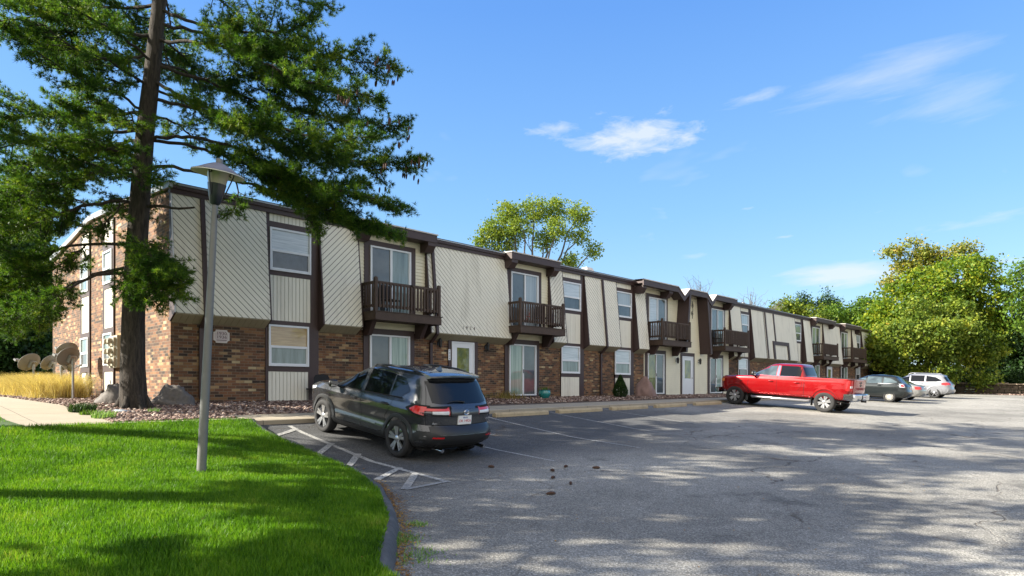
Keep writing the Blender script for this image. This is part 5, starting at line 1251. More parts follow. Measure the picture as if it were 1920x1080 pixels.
tree('ornamental_tree', base_at(1700, 60), [pb(1640, 665, 60, 38), pb(1680, 640, 59, 45), pb(1735, 635, 59, 52), pb(1790, 630, 60, 52), pb(1835, 655, 60, 40), pb(1760, 690, 59, 34), pb(1838, 698, 59, 28), pb(1690, 690, 59, 28), pb(1725, 585, 60, 26), pb(1800, 585, 60, 24)], 30000, .15, M['leaf_yg'], M['barkg'],
     'low spreading yellow leaved tree hanging over the stone wall behind the silver SUV', 'tree', TG, .22, .33, 38, at(1735, 650, 60), hollow=.6, twigs=160)
tree('locust_tree', base_at(1745, 78), [pb(1675, 472, 78, 20, .4), pb(1700, 500, 78, 26, .4), pb(1735, 478, 78, 28, .5), pb(1770, 490, 78, 30, .5), pb(1805, 468, 78, 24, .4), pb(1680, 530, 78, 24, .4), pb(1740, 515, 78, 30, .5), pb(1715, 455, 78, 14, .4)], 7500, .17, foliage('sparse locust leaves', [(.1, (.08, .12, .02)), (.5, (.19, .22, .03)), (.9, (.38, .27, .06))], .35), M['barkg'],
     'tall sparse tree with thin bare top branches rising behind the rounded maple', 'tree', TG, .3, .5, 14, at(1730, 540, 78), twigs=200, hollow=.25)
for k, (x, y, Y, r, lab) in enumerate(((1470, 583, 82, 24, 'small olive green tree just showing over the roof left of the dark evergreen tops'), (1520, 600, 82, 34, 'yellow green tree over the roof directly below the dark evergreen tops'), (1570, 598, 84, 32, 'mid green rounded tree between the evergreen tops and the pointed gap of sky'),
        (1622, 582, 86, 28, 'light green tree right above the far corner of the roof'))):
    tree('background_tree', base_at(x, Y), [pb(x, y, Y, r), pb(x - r*.7, y + 18, Y, r*.8), pb(x + r*.7, y + 20, Y, r*.85), pb(x + r*.2, y + 55, Y, r*1.1), pb(x + r*.4, y + 85, Y, r*1.1)], 9000, .18, M['leaf_yg'] if k < 2 else M['leaf_g'], M['barkg'], lab, 'tree', TG, .2, .45, 20)
for k, (x, y, lab) in enumerate(((1505, 560, 'left one of the two dark evergreen tops above the roof'), (1553, 556, 'right one of the two dark evergreen tops above the roof'))):
    tree('evergreen_tree', base_at(x, 96), [pb(x, y, 96, 9, 1.6), pb(x - 9, y + 12, 96, 11), pb(x + 10, y + 11, 96, 12), pb(x, y + 25, 96, 20), pb(x, y + 50, 96, 26)], 5000, .16, M['leaf_ever'], M['bark'], lab, 'tree', 'dark evergreens behind the building', .2, .4, 20)
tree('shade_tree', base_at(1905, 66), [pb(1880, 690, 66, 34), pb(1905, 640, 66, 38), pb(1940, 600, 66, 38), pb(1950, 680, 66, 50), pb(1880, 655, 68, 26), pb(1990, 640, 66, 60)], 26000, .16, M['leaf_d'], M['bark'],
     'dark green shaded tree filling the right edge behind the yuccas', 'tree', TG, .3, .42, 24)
tree('thin_tree', base_at(1925, 58), [pb(1905, 520, 58, 14, 1.4), pb(1925, 560, 58, 20, 1.3), pb(1900, 580, 58, 12), pb(1935, 500, 58, 18), pb(1915, 610, 58, 14)], 1800, .15, M['leaf_g'], M['bark'],
     'thin half bare tree at the right edge with sky showing through it', 'tree', TG, .16, .5, 10, at(1925, 500, 58), twigs=140, hollow=.2)
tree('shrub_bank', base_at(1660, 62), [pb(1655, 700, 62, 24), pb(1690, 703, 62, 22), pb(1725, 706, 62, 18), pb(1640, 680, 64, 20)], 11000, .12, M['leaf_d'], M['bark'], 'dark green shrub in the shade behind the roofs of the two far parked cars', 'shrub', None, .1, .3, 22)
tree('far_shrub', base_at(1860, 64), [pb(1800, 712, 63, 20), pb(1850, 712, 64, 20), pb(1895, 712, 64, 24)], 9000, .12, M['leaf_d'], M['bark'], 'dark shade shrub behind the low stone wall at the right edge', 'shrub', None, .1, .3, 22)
# tree behind the building, limbs fanning out
bt = at(1008, HY, 52); bl = [pb(925, 432, 52, 24), pb(955, 400, 52, 26), pb(903, 450, 52, 16), pb(1000, 395, 52, 27), pb(1040, 397, 53, 27), pb(1085, 402, 52, 24), pb(1082, 440, 52, 22), pb(1112, 470, 52, 16), pb(950, 448, 52, 27), pb(1022, 452, 53, 22), pb(1070, 488, 52, 17), pb(978, 425, 51, 24), pb(1045, 430, 51, 22), pb(905, 470, 52, 12), pb(930, 470, 52, 14)]
root = empty('elm_tree', (bt.x, bt.y, L(bt.x, bt.y)), 'green tree with fanned limbs and sky showing through, rising above the roof behind the building', 'tree'); bv = Vector(root.location)
BL = [(tuple(Vector(c) - bv), r, s) for c, r, s in bl]; pts, subs = crown_pts(BL, 16500, .26, 20, .3); g = MB()
f0 = at(1000, 610, 52) - bv; limb(g, (0, 0, 0), f0, .35, .28, 0, 6, .02, 10)
for c, r, s in BL:
    mid = f0.lerp(Vector(c), .5) + Vector((0, 0, .4)); p = limb(g, f0, mid, .16, .09, 0, 6, .02, 6); q = limb(g, mid, c, .09, .035, 0, 6, .04, 6)
    for s_ in random.sample(subs, 20):
        if (Vector(s_) - Vector(c)).length < r*1.6: limb(g, q[random.randint(1, 5)], s_, .03, .012, -.05, 5, .05, 4)
g.build('trunk', M['barkg'], root, smooth=60, fixn=False); leafmesh('crown', pts, .10, foliage('elm leaves', [(.1, (.07, .12, .02)), (.5, (.15, .22, .03)), (.9, (.30, .33, .05))], .4), root)
# bare twigs over the roof
for x, y, lab in ((1312, 548, 'small bare twiggy treetop above the entry roof'), (1410, 560, 'larger bare twiggy treetop above the roof right of the zigzag canopy')):
    b0 = base_at(x, 50); root = empty('bare_tree', b0, lab, 'tree', 'bare treetops behind the building'); g = MB(); bv = Vector(b0); top = at(x, y + 35, 50) - bv
    limb(g, (0, 0, 0), top, .12, .05, 0, 7, .01)
    for k in range(16 if x < 1350 else 34):
        sp = 30 if x < 1350 else 62; e = at(x + random.uniform(-sp, sp), y + random.uniform(-22 if x < 1350 else -12, 25), 50 + random.uniform(-2, 2)) - bv
        p = limb(g, top + Vector((0, 0, random.uniform(-1.5, 0))), e, .03, .010, -.05, 8, .03, 4)
        for q in range(3): limb(g, p[random.randint(3, 7)], e + Vector((random.uniform(-.8, .8), random.uniform(-.8, .8), random.uniform(-.3, .6))), .012, .007, 0, 5, .05, 3)
    g.build('trunk', M['barkg'], root, fixn=False)
# dark trees at the left, behind the pine
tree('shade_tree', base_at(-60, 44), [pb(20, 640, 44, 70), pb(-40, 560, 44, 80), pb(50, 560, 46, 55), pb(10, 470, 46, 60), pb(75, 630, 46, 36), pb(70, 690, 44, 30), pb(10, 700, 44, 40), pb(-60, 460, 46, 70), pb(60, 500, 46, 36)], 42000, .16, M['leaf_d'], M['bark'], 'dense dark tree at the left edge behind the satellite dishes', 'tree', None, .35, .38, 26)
tree('shade_tree', base_at(120, 58), [pb(70, 480, 58, 36), pb(100, 540, 58, 40), pb(60, 420, 58, 34), pb(100, 600, 58, 34), pb(20, 400, 58, 40)], 15000, .18, M['leaf_g'], M['bark'], 'mid green tree behind the rear corner of the brick end wall', 'tree', None, .3, .42, 22)

# ------------------------------------------------------------------ the pine
PY = 15.6
pbse = at(251, HY, PY); pz = L(pbse.x, pbse.y); PR = Vector((pbse.x, pbse.y, pz))
pine = empty('pine_tree', PR, 'large white pine with a leaning dark trunk and drooping boughs in the left foreground', 'tree')
def P3(x, y, dd=0.): return at(x, y, PY + dd) - PR
g = MB(); tr = [(251, 768, .34), (250, 740, .30), (249, 690, .27), (250, 600, .25), (254, 500, .235), (262, 380, .22), (272, 250, .20), (286, 130, .175), (299, 0, .15), (312, -150, .12), (322, -300, .10), (334, -500, .07), (342, -660, .02)]
tp = [P3(x, y) for x, y, r in tr]; g.tube(tp, [r for _, _, r in tr], 18)
for k in range(7):
    a = 2*PI*k/7 + .3; g.tube([Vector((math.cos(a)*.18, math.sin(a)*.18, .35)), Vector((math.cos(a)*.33, math.sin(a)*.33, .06)), Vector((math.cos(a)*.52, math.sin(a)*.52, -.05))], [.10, .09, .03], 6)
g.build('trunk', M['bark'], pine, smooth=70, fixn=False)
TUFT = []; BR = MB(); CONES = []
def polyl(pts, n):
    pts = [Vector(p) for p in pts]; d = [0]
    for a, b in zip(pts[:-1], pts[1:]): d.append(d[-1] + (b-a).length)
    out = []
    for k in range(n):
        s = d[-1]*k/(n-1); i = max(0, min(len(pts)-2, next((j for j in range(len(d)-1) if d[j+1] >= s), len(pts)-2))); t = (s - d[i])/max(1e-6, d[i+1]-d[i])
        p = [pts[max(0, i-1)], pts[i], pts[i+1], pts[min(len(pts)-1, i+2)]]
        out.append(.5*((2*p[1]) + (p[2]-p[0])*t + (2*p[0]-5*p[1]+4*p[2]-p[3])*t*t + (-p[0]+3*p[1]-3*p[2]+p[3])*t**3))
    return out
def bough(pts, r0=.05, start=.25, tw=1.1, dens=1., upt=.25, cones=0):
    L_ = sum((Vector(b)-Vector(a)).length for a, b in zip(pts[:-1], pts[1:])); n = max(8, int(L_/.18)); pl_ = polyl(pts, n)
    pl_ = [p + Vector((random.uniform(-1, 1), random.uniform(-1, 1), random.uniform(-1, 1)))*.03*(1 if 0 < i < n-1 else 0) for i, p in enumerate(pl_)]
    BR.tube(pl_, [r0*(1 - .85*i/(n-1)) + .006 for i in range(n)], 7)
    nt_ = int(L_*(1-start)/.052*dens)
    for k in range(nt_):
        t = start + (1-start)*(k + random.random())/nt_; i = min(n-2, int(t*(n-1))); p = pl_[i].lerp(pl_[i+1], t*(n-1) - i); d = (pl_[i+1] - pl_[i]).normalized()
        side = random.choice((-1, 1)); pe = d.cross(Vector((0, 0, 1))).normalized()*side
        ln = tw*(.35 + .75*math.sin(PI*min(1, (t-start)/(1-start)*.8 + .18)))*random.uniform(.5, 1.15)
        dr = (pe*random.uniform(.5, 1.1) + d*random.uniform(.35, 1.0) + Vector((0, 0, random.uniform(-.45, upt)))).normalized()
        e = p + dr*ln; m = p.lerp(e, .5) + Vector((0, 0, -.05*ln)); e = e + Vector((0, 0, .06*ln))
        q = polyl([p, m, e], 6); BR.tube(q, [.012, .010, .009, .008, .006, .005], 4, cap=False)
        nn = int(ln/.040*1.15)
        for j in range(nn):
            s = .22 + .78*(j + random.random())/nn; i2 = min(4, int(s*5)); c = q[i2].lerp(q[i2+1], s*5 - i2); dd = (q[i2+1] - q[i2]).normalized()
            off = Vector((random.gauss(0, 1), random.gauss(0, 1), random.gauss(0, .7)))
            ax = (dd*random.uniform(.5, 1.2) + off*.45 + Vector((0, 0, .25))).normalized(); TUFT.append((c + off*.055, ax))
        TUFT.append((e, dr))
        if cones and t > .8 and random.random() < cones*.45: CONES.append(e - Vector((0, 0, .08)))
    TUFT.append((pl_[-1], (pl_[-1] - pl_[-2]).normalized()))
LMB = [   # column, row, extra distance along each limb
 ([(301, 20, 0), (360, 40, -.2), (430, 55, -.3), (520, 60, -.4), (590, 35, -.5)], .3, 1.1, 0),
 ([(298, 45, 0), (380, 62, .3), (480, 85, .6), (570, 95, .9), (640, 110, 1.), (745, 128, 1.)], .25, 1.0, 1),
 ([(296, 75, 0), (400, 85, -.5), (500, 120, -.9), (600, 160, -1.2), (680, 175, -1.3), (705, 185, -1.3)], .22, 1.0, 1),
 ([(290, 120, 0), (380, 150, .5), (470, 185, 1.), (560, 205, 1.3), (650, 225, 1.5), (752, 236, 1.6)], .22, 1.0, 1),
 ([(285, 150, 0), (360, 190, -.5), (450, 225, -.9), (540, 245, -1.2), (620, 265, -1.4), (700, 255, -1.5)], .22, 1.15, 0),
 ([(280, 185, 0), (370, 205, .2), (460, 240, .4), (560, 285, .5), (640, 300, .6), (720, 305, .6), (785, 300, .6)], .3, 1.0, 1),
 ([(274, 262, 0), (330, 256, -.1), (390, 262, -.2), (450, 280, -.4), (530, 320, -.6), (610, 350, -.8), (690, 370, -.9), (750, 385, -1.)], .33, 1.0, 0),
 ([(272, 265, 0), (340, 270, .4), (440, 300, .8), (540, 350, 1.2), (620, 400, 1.4), (690, 425, 1.5), (745, 438, 1.5)], .35, .9, 0),
 ([(270, 317, 0), (320, 314, .0), (370, 322, .0), (440, 338, -.1), (520, 360, -.2), (590, 385, -.2), (660, 405, -.3), (715, 430, -.3)], .42, .85, 0),
 ([(440, 338, -.1), (445, 360, -.1), (440, 385, -.1), (430, 402, 0)], .25, .45, 0),
 ([(560, 372, -.2), (575, 400, -.2), (590, 425, -.1), (600, 440, 0)], .2, .45, 0),
 ([(640, 400, -.3), (665, 418, -.3), (680, 428, -.3)], .1, .35, 0),
 ([(299, 10, 0), (240, 15, .4), (160, 10, .7), (80, 0, .9), (0, -10, 1.)], .15, 1.2, 0),
 ([(294, 70, 0), (230, 60, -.4), (150, 45, -.8), (80, 30, -1.1), (0, 40, -1.2)], .15, 1.2, 0),
 ([(290, 100, 0), (240, 110, .6), (190, 100, 1.), (130, 95, 1.4), (85, 110, 1.6)], .2, 1.0, 0),
 ([(282, 150, 0), (230, 155, -.3), (185, 150, -.5), (150, 165, -.6)], .15, .8, 0),
 ([(276, 210, 0), (220, 215, .3), (150, 215, .6), (80, 215, .8), (10, 225, .9), (-30, 230, .9)], .2, 1.15, 0),
 ([(272, 240, 0), (210, 250, -.5), (140, 255, -.9), (60, 265, -1.2), (-10, 280, -1.3)], .2, 1.2, 0),
 ([(268, 262, 0), (220, 270, .4), (170, 300, .8), (100, 330, 1.1), (30, 350, 1.3), (-30, 365, 1.3)], .2, 1.15, 0),
 ([(262, 320, 0), (200, 320, -.4), (130, 340, -.8), (60, 360, -1.), (-20, 400, -1.2)], .25, 1.1, 0),
 ([(258, 385, 0), (225, 378, -.2), (170, 385, -.4), (110, 400, -.5), (40, 430, -.5), (-30, 450, -.5)], .3, 1.1, 0),
 ([(254, 456, 0), (210, 458, -.1), (160, 460, -.1), (100, 470, -.1), (40, 500, -.1), (-30, 540, -.1)], .42, 1.0, 0),
 ([(254, 498, 0), (215, 505, .1), (165, 520, .2), (110, 545, .3), (50, 565, .3), (-20, 590, .3)], .42, .95, 0),
 ([(253, 512, 0), (190, 515, -.5), (130, 540, -.9), (60, 575, -1.1), (0, 600, -1.2)], .45, .9, 0),
 ([(258, 455, 0), (272, 458, -.5), (282, 475, -.8), (285, 500, -1.), (290, 530, -1.1)], .1, .62, 0),
 ([(256, 480, 0), (275, 500, -.6), (300, 515, -.9), (340, 520, -1.)], .3, .55, 0),
 ([(256, 500, 0), (265, 520, -.6), (280, 545, -.9), (305, 560, -1.)], .3, .5, 0),
]
LMB += [([(256, 480, -.1), (275, 485, -.6), (300, 490, -.8), (325, 500, -.9)], .1, .6, 0), ([(262, 480, -.1), (280, 510, -.7), (290, 540, -.9), (295, 575, -1.0)], .15, .6, 0),
 ([(256, 505, -.1), (290, 520, -.7), (325, 540, -.8), (350, 560, -.9)], .3, .45, 0), ([(250, 500, -.3), (245, 520, -.8), (240, 545, -1.), (250, 570, -1.)], .3, .45, 0), ([(268, 470, -.2), (300, 480, -.3), (330, 505, -.3), (350, 525, -.3)], .2, .5, 0),
 ([(700, 425, -.2), (715, 430, -.2), (735, 437, -.2)], .0, .4, 0), ([(520, 360, -.2), (560, 350, .1), (620, 350, .3), (690, 345, .4)], .15, .8, 0), ([(400, 270, -.1), (450, 300, -.3), (520, 330, -.4), (600, 345, -.4)], .1, .9, 0),
 ([(380, 150, .5), (430, 140, .4), (500, 150, .5), (580, 170, .6)], .1, .9, 0), ([(400, 85, -.5), (450, 70, -.4), (520, 100, -.3), (600, 120, -.2)], .05, 1., 0), ([(150, 45, -.8), (120, 70, -.6), (80, 85, -.5), (30, 60, -.4)], .1, .8, 0),
 ([(200, 320, -.4), (150, 300, -.2), (90, 300, 0), (20, 310, 0)], .1, .9, 0), ([(170, 385, -.4), (110, 370, -.2), (60, 380, 0), (0, 370, 0)], .1, .9, 0), ([(160, 460, 0), (120, 490, 0), (70, 520, 0), (10, 540, 0)], .0, .9, 0), ([(120, 560, .2), (90, 590, .2), (40, 610, .2), (0, 620, .2)], .0, .7, 0),
 ([(240, 215, .3), (200, 190, .3), (170, 190, .4), (140, 210, .5)], .1, .8, 0), ([(225, 378, -.2), (215, 400, -.4), (190, 420, -.5), (160, 425, -.5)], .2, .7, 0)]
for pts, st, tw, cn in LMB: bough([P3(*p) for p in pts], .038 if len(pts) > 4 else .015, st, tw, 1.0, .25, cn)
# limbs that come towards and away from the viewer, and the upper crown out of the frame
for z0 in np.arange(5.2, 19, .62):
    i = max(0, min(len(tp)-2, next((j for j in range(len(tp)-1) if tp[j+1].z >= z0), len(tp)-2))); t = (z0 - tp[i].z)/(tp[i+1].z - tp[i].z); c = tp[i].lerp(tp[i+1], t)
    for k in range(2 if z0 < 10 else 4):
        if z0 < 10: a = random.choice((R(-134), R(46))) + R(random.uniform(-42, 42))      # towards / away from the camera
        else: a = random.uniform(0, 2*PI)
        ln = random.uniform(2.2, 3.8) if z0 < 10 else 5.0*max(.2, (20. - z0)/10)*random.uniform(.7, 1.05)
        if z0 < 6.5 and a < 0: ln *= .6
        d = Vector((math.cos(a), math.sin(a), 0)); bough([c, c + d*ln*.35 + Vector((0, 0, .12)), c + d*ln*.7, c + d*ln + Vector((0, 0, .1))], .03, .25, .8, .62 if z0 < 10 else .42)
def stub(pts, r):
    BR.tube(polyl([P3(*p) for p in pts], 8), [r*(1 - .5*k/7) for k in range(8)], 7)
stub([(268, 388, 0), (300, 386, -.1), (330, 391, -.15), (365, 389, -.2)], .045); stub([(256, 470, 0), (285, 452, -.2), (300, 470, -.3), (304, 490, -.3)], .022)
BR.build('branch', M['bark'], pine, smooth=60, fixn=False)
tc_ = np.array([t[0][:] for t in TUFT]); ta = np.array([t[1][:] for t in TUFT]); nT = len(TUFT); K = 17
print('tufts', nT)
c = np.repeat(tc_, K, 0); a = np.repeat(ta, K, 0); n = len(c); rd = RNG.normal(size=(n, 3)); rd /= np.linalg.norm(rd, axis=1)[:, None]
d = a*RNG.uniform(.3, 1.0, (n, 1)) + rd*RNG.uniform(.5, .95, (n, 1)); d /= np.linalg.norm(d, axis=1)[:, None]
ln = RNG.uniform(.075, .13, (n, 1)); sd = np.cross(d, RNG.normal(size=(n, 3))); sd /= np.linalg.norm(sd, axis=1)[:, None]; w = .0062
V = np.stack([c - sd*w, c + sd*w, c + d*ln + sd*w*.3 ], 1).reshape(-1, 3)
npmesh('needles', V, n, 3, M['needle'], pine)
cg = MB()
for p in CONES[:70]:
    for q in range(random.randint(1, 3)):
        pp = p + Vector((random.uniform(-.08, .08), random.uniform(-.08, .08), random.uniform(-.05, .05))); cg.tube([pp, pp - Vector((.01, 0, .05)), pp - Vector((.02, 0, .12)), pp - Vector((.02, 0, .16))], [.012, .026, .02, .004], 7)
cg.build('cones', M['cone'], pine, fixn=False)['kind'] = 'stuff'

# ------------------------------------------------------------------ trees left of the frame whose shade falls on the lot and the lawn
def shade(u, v, blobs, n, lab, tr_=.3):
    b = (u, v, T(u, v) + .14 if v < 13.6 else L(u, v)); tree('shade_tree', b, [((b[0] + x, b[1] + y, b[2] + z), r, .7) for x, y, z, r in blobs], n, .17, M['leaf_g'], M['bark'], lab, 'tree', None, tr_, .30, 40, hollow=.2, twigs=90)
shade(-3.6, 13.2, [(0, 0, 8, 1.9), (1.6, -.5, 6.8, 1.6), (-2, 1, 7, 1.8), (.5, 2, 9.6, 1.7), (.6, -2.4, 7.4, 1.6), (-1, -1, 10.5, 1.4), (1, .6, 5.2, 1.2), (-2.4, -1.8, 5.8, 1.4)], 4600, 'leafy tree standing on the lawn left of the view, nearest the walk')
shade(-9.5, 11.5, [(0, 0, 8, 2.0), (2, -1.5, 6.4, 1.6), (-2, 1, 7.3, 1.8), (1.5, 2, 9.3, 1.8), (0, -2.6, 8.4, 1.6), (1, -1, 11, 1.7)], 4300, 'leafy tree standing on the lawn left of the view, second from the walk')
shade(-6, 19.5, [(0, 0, 9, 2.2), (2.6, -1.5, 8, 1.9), (-2, 1.6, 10.5, 1.8), (1.5, 2.0, 11.2, 1.8), (0, -3., 9.4, 2.0), (0, 0, 13, 1.9), (2, -2, 12.6, 1.8), (3, .5, 10, 1.5)], 6000, 'tall leafy tree left of the view beyond the walk')
for k, (u, v, h, lab) in enumerate(((-6, -24, 8, 'leafy tree across the lot behind the camera, first of the row'), (8, -28, 9, 'leafy tree across the lot behind the camera, second of the row'), (22, -27, 8, 'leafy tree across the lot, third of the row'), (38, -30, 10, 'leafy tree across the lot, fourth of the row'), (56, -30, 9, 'leafy tree across the lot, last of the row'))):
    shade(u, v, [(random.uniform(-3, 3), random.uniform(-2, 2), h*random.uniform(.35, .95), 3.2) for _ in range(8)] , 5000, lab)
# ------------------------------------------------------------------ lamp post
M['poleg'] = simple('weathered grey pole', (.17, .17, .165), .6, var=.18, scale=5, metal=.15, stain=((.16, .14, .11), 3., .5), bmp=.2)
M['capw'] = simple('white enamel reflector', (.60, .58, .50), .4, var=.08); M['capt'] = simple('weathered lamp top', (.20, .19, .21), .7, var=.5, scale=6)
M['lens'] = simple('yellowed lamp diffuser', (.40, .36, .27), .3, var=.18, scale=5, coat=.5)
lu, lv = gpt(377, 888, .14); lb = Vector((lu, lv, T(lu, lv) + .13)); LY = .719*lu + .695*lv
topp = at(403, 382, LY); ax = topp - lb; lamp = empty('lamp_post', lb, 'leaning grey lamp post with a wide white shade standing on the lawn', 'street lamp')
g = MB(); g.tube([Vector((0, 0, -.05)), ax*.25, ax*.5, ax*.75, ax], [.064, .060, .055, .049, .043], 20); g.build('pole', M['poleg'], lamp, smooth=60)
g = MB(); q = ax*.955; g.box(q.x + .03, q.x + .06, q.y - .055, q.y - .02, q.z - .03, q.z + .02); g.build('pole_clamp', M['black'], lamp)
S = LY/FPX*1.0; tilt = Matrix.Translation(ax) @ Matrix.Rotation(R(-46), 4, 'Z') @ Matrix.Rotation(R(8), 4, 'Y') @ Matrix.Rotation(R(4), 4, 'X') @ Matrix.Rotation(R(46), 4, 'Z')
def lbuild(g, name, m, **k):
    g.v = [(v[0]*.92, v[1]*.92, v[2]*.95) for v in g.v]
    g.v = [tuple(tilt @ Vector(v)) for v in g.v]; return g.build(name, m, lamp, **k)
g = MB(); g.lathe([(.05, -.02), (.075, .0), (.115, .16), (.133, .27), (.137, .29), (.12, .295), (0, .295)], n=28); lbuild(g, 'lamp_base', simple('dark blue black lamp housing', (.015, .018, .026), .35, coat=.3), smooth=50)
g = MB(); g.lathe([(.128, .292), (.142, .36), (.160, .44), (.172, .475), (.168, .50), (0, .50)], n=28); lbuild(g, 'diffuser', M['lens'], smooth=50)
g = MB(); g.lathe([(.165, .478), (.27, .455), (.375, .425), (.385, .428), (.38, .440), (.30, .475), (.20, .53), (.10, .578), (.06, .59), (0, .592)], n=40, mi=0)
lbuild(g, 'lamp_shade', [M['capw']], smooth=40)
g = MB(); g.lathe([(.382, .4435), (.30, .479), (.20, .534), (.10, .582), (.06, .594), (0, .596)], n=40); lbuild(g, 'shade_top', M['capt'], smooth=50)
g = MB(); g.lathe([(.05, .585), (.05, .65), (.045, .66), (0, .66)], n=16); lbuild(g, 'finial', M['poleg'], smooth=40)
for a in (R(215), R(335), R(95)):
    c_, s_ = math.cos(a), math.sin(a); pts = [(.12, .12), (.15, .22), (.19, .34), (.215, .42), (.225, .455), (.21, .475), (.18, .475), (.165, .455), (.17, .43), (.19, .425)]
    g = MB(); g.tube([Vector((c_*r, s_*r, z)) for r, z in pts], .010, 6); lbuild(g, 'bracket_arm', M['black'], smooth=60)

# ------------------------------------------------------------------ satellite dishes, boulders, grasses
M['dish'] = simple('grey satellite dish', (.20, .195, .18), .5, var=.12); M['galv'] = simple('galvanised pole', (.32, .32, .31), .4, metal=.6, var=.2, scale=8)
def dish(px0, py0, by, Y, wpx, lab, az=R(-60), elv=28, lnb=True, flip=False):
    py0 += 5; wpx *= .9; c = at(px0, py0, Y); b = (c.x, c.y, L(c.x, c.y)); root = empty('satellite_dish', b, lab, 'satellite dish', 'satellite dishes in the golden grass'); h = c.z - b[2]; r = wpx*Y/FPX/2
    g = MB(); g.tube([(0, 0, -.1), (0, 0, h - .05)], .032, 12); g.build('pole', M['galv'], root, smooth=60)
    D = Vector((math.cos(az)*math.cos(R(elv)), math.sin(az)*math.cos(R(elv)), math.sin(R(elv)))); sx = D.cross(Vector((0, 0, 1))).normalized(); sy = sx.cross(D); g = MB(); P = []
    C0 = Vector((0, 0, h)) + D*.12
    for k in range(7):
        rr = k/6; P.append([C0 + sx*(r*rr*math.cos(t)) + sy*(r*.88*rr*math.sin(t)) + D*(.13*r*2*rr*rr) for t in np.linspace(0, 2*PI, 33)])
    g.grid(P); g.grid([[p - D*.012 for p in row] for row in P]); g.grid([P[-1], [p - D*.012 for p in P[-1]]]); g.build('dish', M['dish'], root, smooth=40)
    g = MB(); g.tube([(0, 0, h - .14), (0, 0, h + .04)], .045, 10); g.obox(Vector((0, 0, h)) + D*.06, sx*.09, sy*.11, D*.05); g.build('mount', M['galv'], root)
    if lnb:
        e = C0 + D*r*1.5 - sy*r*.55; g = MB(); g.tube([C0 - sy*r*.8, e], .016, 8); g.obox(e, sx*.07, sy*.03, D*.05); g.build('receiver_arm', M['galv'], root)
SA = R(128)     # the dishes look away from the camera, up to the sky past the building's rear
dish(137, 670, 752, 19, 50, 'grey satellite dish nearest the camera on its own tall bare pole', R(118), 30)
dish(132, 658, 740, 21.5, 44, 'grey satellite dish half hidden right behind the nearest dish', R(112), 34)
dish(63, 680, 740, 21.0, 47, 'leftmost large grey satellite dish standing in the golden grass', R(122), 32)
dish(101, 680, 740, 22.5, 40, 'smaller grey satellite dish between the left dish and the nearest one', R(128), 30)
dish(115, 683, 740, 20.3, 34, 'small satellite dish seen edge on just left of the pole of the nearest dish', R(10), 22)
M['boulder'] = simple('grey granite boulder', (.15, .135, .125), .9, var=.45, scale=14, bmp=.7, bscale=18); M['boulderp'] = simple('pinkish boulder', (.25, .165, .15), .9, var=.25, scale=10, bmp=.6, bscale=14)
def boulder(u, v, sx, sy, sz, lab, mat, seed=1, pk=1.4, rotz=0.):
    random.seed(seed); bm = bmesh.new(); bmesh.ops.create_icosphere(bm, subdivisions=4, radius=1); off = Vector((seed*3.1, seed*1.7, 0))
    from mathutils import noise as mn
    for p in bm.verts:
        d = mn.fractal(p.co*1.3 + off, .8, 2.1, 5)*.30 + mn.fractal(p.co*4 + off, .8, 2.1, 4)*.05; q = p.co*(1 + d); q.x *= sx*(1 - max(0, q.z)*.38*(pk - 1.)); q.y *= sy*(1 - max(0, q.z)*.15); q.z *= sz; p.co = q
    me = bpy.data.meshes.new('boulder'); bm.to_mesh(me); bm.free(); me.polygons.foreach_set('use_smooth', [True]*len(me.polygons)); me.materials.append(mat)
    o = bpy.data.objects.new('boulder', me); COL.objects.link(o); o.location = (u, v, L(u, v) + .02); o.rotation_euler.z = rotz; tag(o, lab, 'boulder', 'landscape boulders by the wall')
p = at(322, HY, 17.0); boulder(p.x, p.y - .15, .50, .36, .46, 'rounded grey boulder at the brick corner right of the pine trunk', M['boulder'], 3, 1.5, rotz=R(-40))
p = at(216, HY, 16.6); boulder(p.x, p.y, .46, .36, .42, 'grey boulder half hidden behind the left side of the pine trunk', M['boulder'], 5, 1.5, rotz=R(-50))
p = (U(1210.5, 17.4), 17.4); boulder(p[0], p[1], .58, .45, .95, 'pinkish pointed boulder beside the third sliding door', M['boulderp'], 8, 2.2, R(-30))
p = at(225, 764, 14.6); boulder(p.x, p.y, .24, .10, .045, 'flat pale blue grey stone lying at the foot of the pine', simple('pale flat stone', (.32, .36, .42), .5), 9, rotz=R(-46))
random.seed(21)
def grass_clump(name, pts, hmin, hmax, w, mat, lab, cat, kind=None, lean=1.1, group=None):
    P = np.array(pts); o = blades(name, P, hmin, hmax, w, mat, lean); tag(o, lab, cat, group, kind); return o
M['gold'] = foliage('golden grass', [(.1, (.26, .19, .07)), (.5, (.52, .41, .17)), (.9, (.74, .63, .34))], .3, .6, .6, 2.)
pts = []
for _ in range(90):
    cu, cv = random.uniform(4.15, 5.3), 23.4 + 8*random.random()**1.1
    for _ in range(330):
        u, v = random.gauss(cu, .13), random.gauss(cv, .2)
        if u > 3.9: pts.append((u, v, L(u, v)))
grass_clump('ornamental_grass', pts, .30, .86, .009, M['gold'], 'golden ornamental grass in a thick clump round the satellite dishes', 'ornamental grass', 'stuff', 1.3)
M['spiky'] = foliage('blue green strap leaves', [(.1, (.05, .11, .05)), (.6, (.12, .20, .09)), (.95, (.25, .32, .14))], .25)
M['lightgreen'] = foliage('light green tuft', [(.1, (.08, .17, .04)), (.6, (.17, .30, .08)), (.95, (.3, .4, .15))], .3)
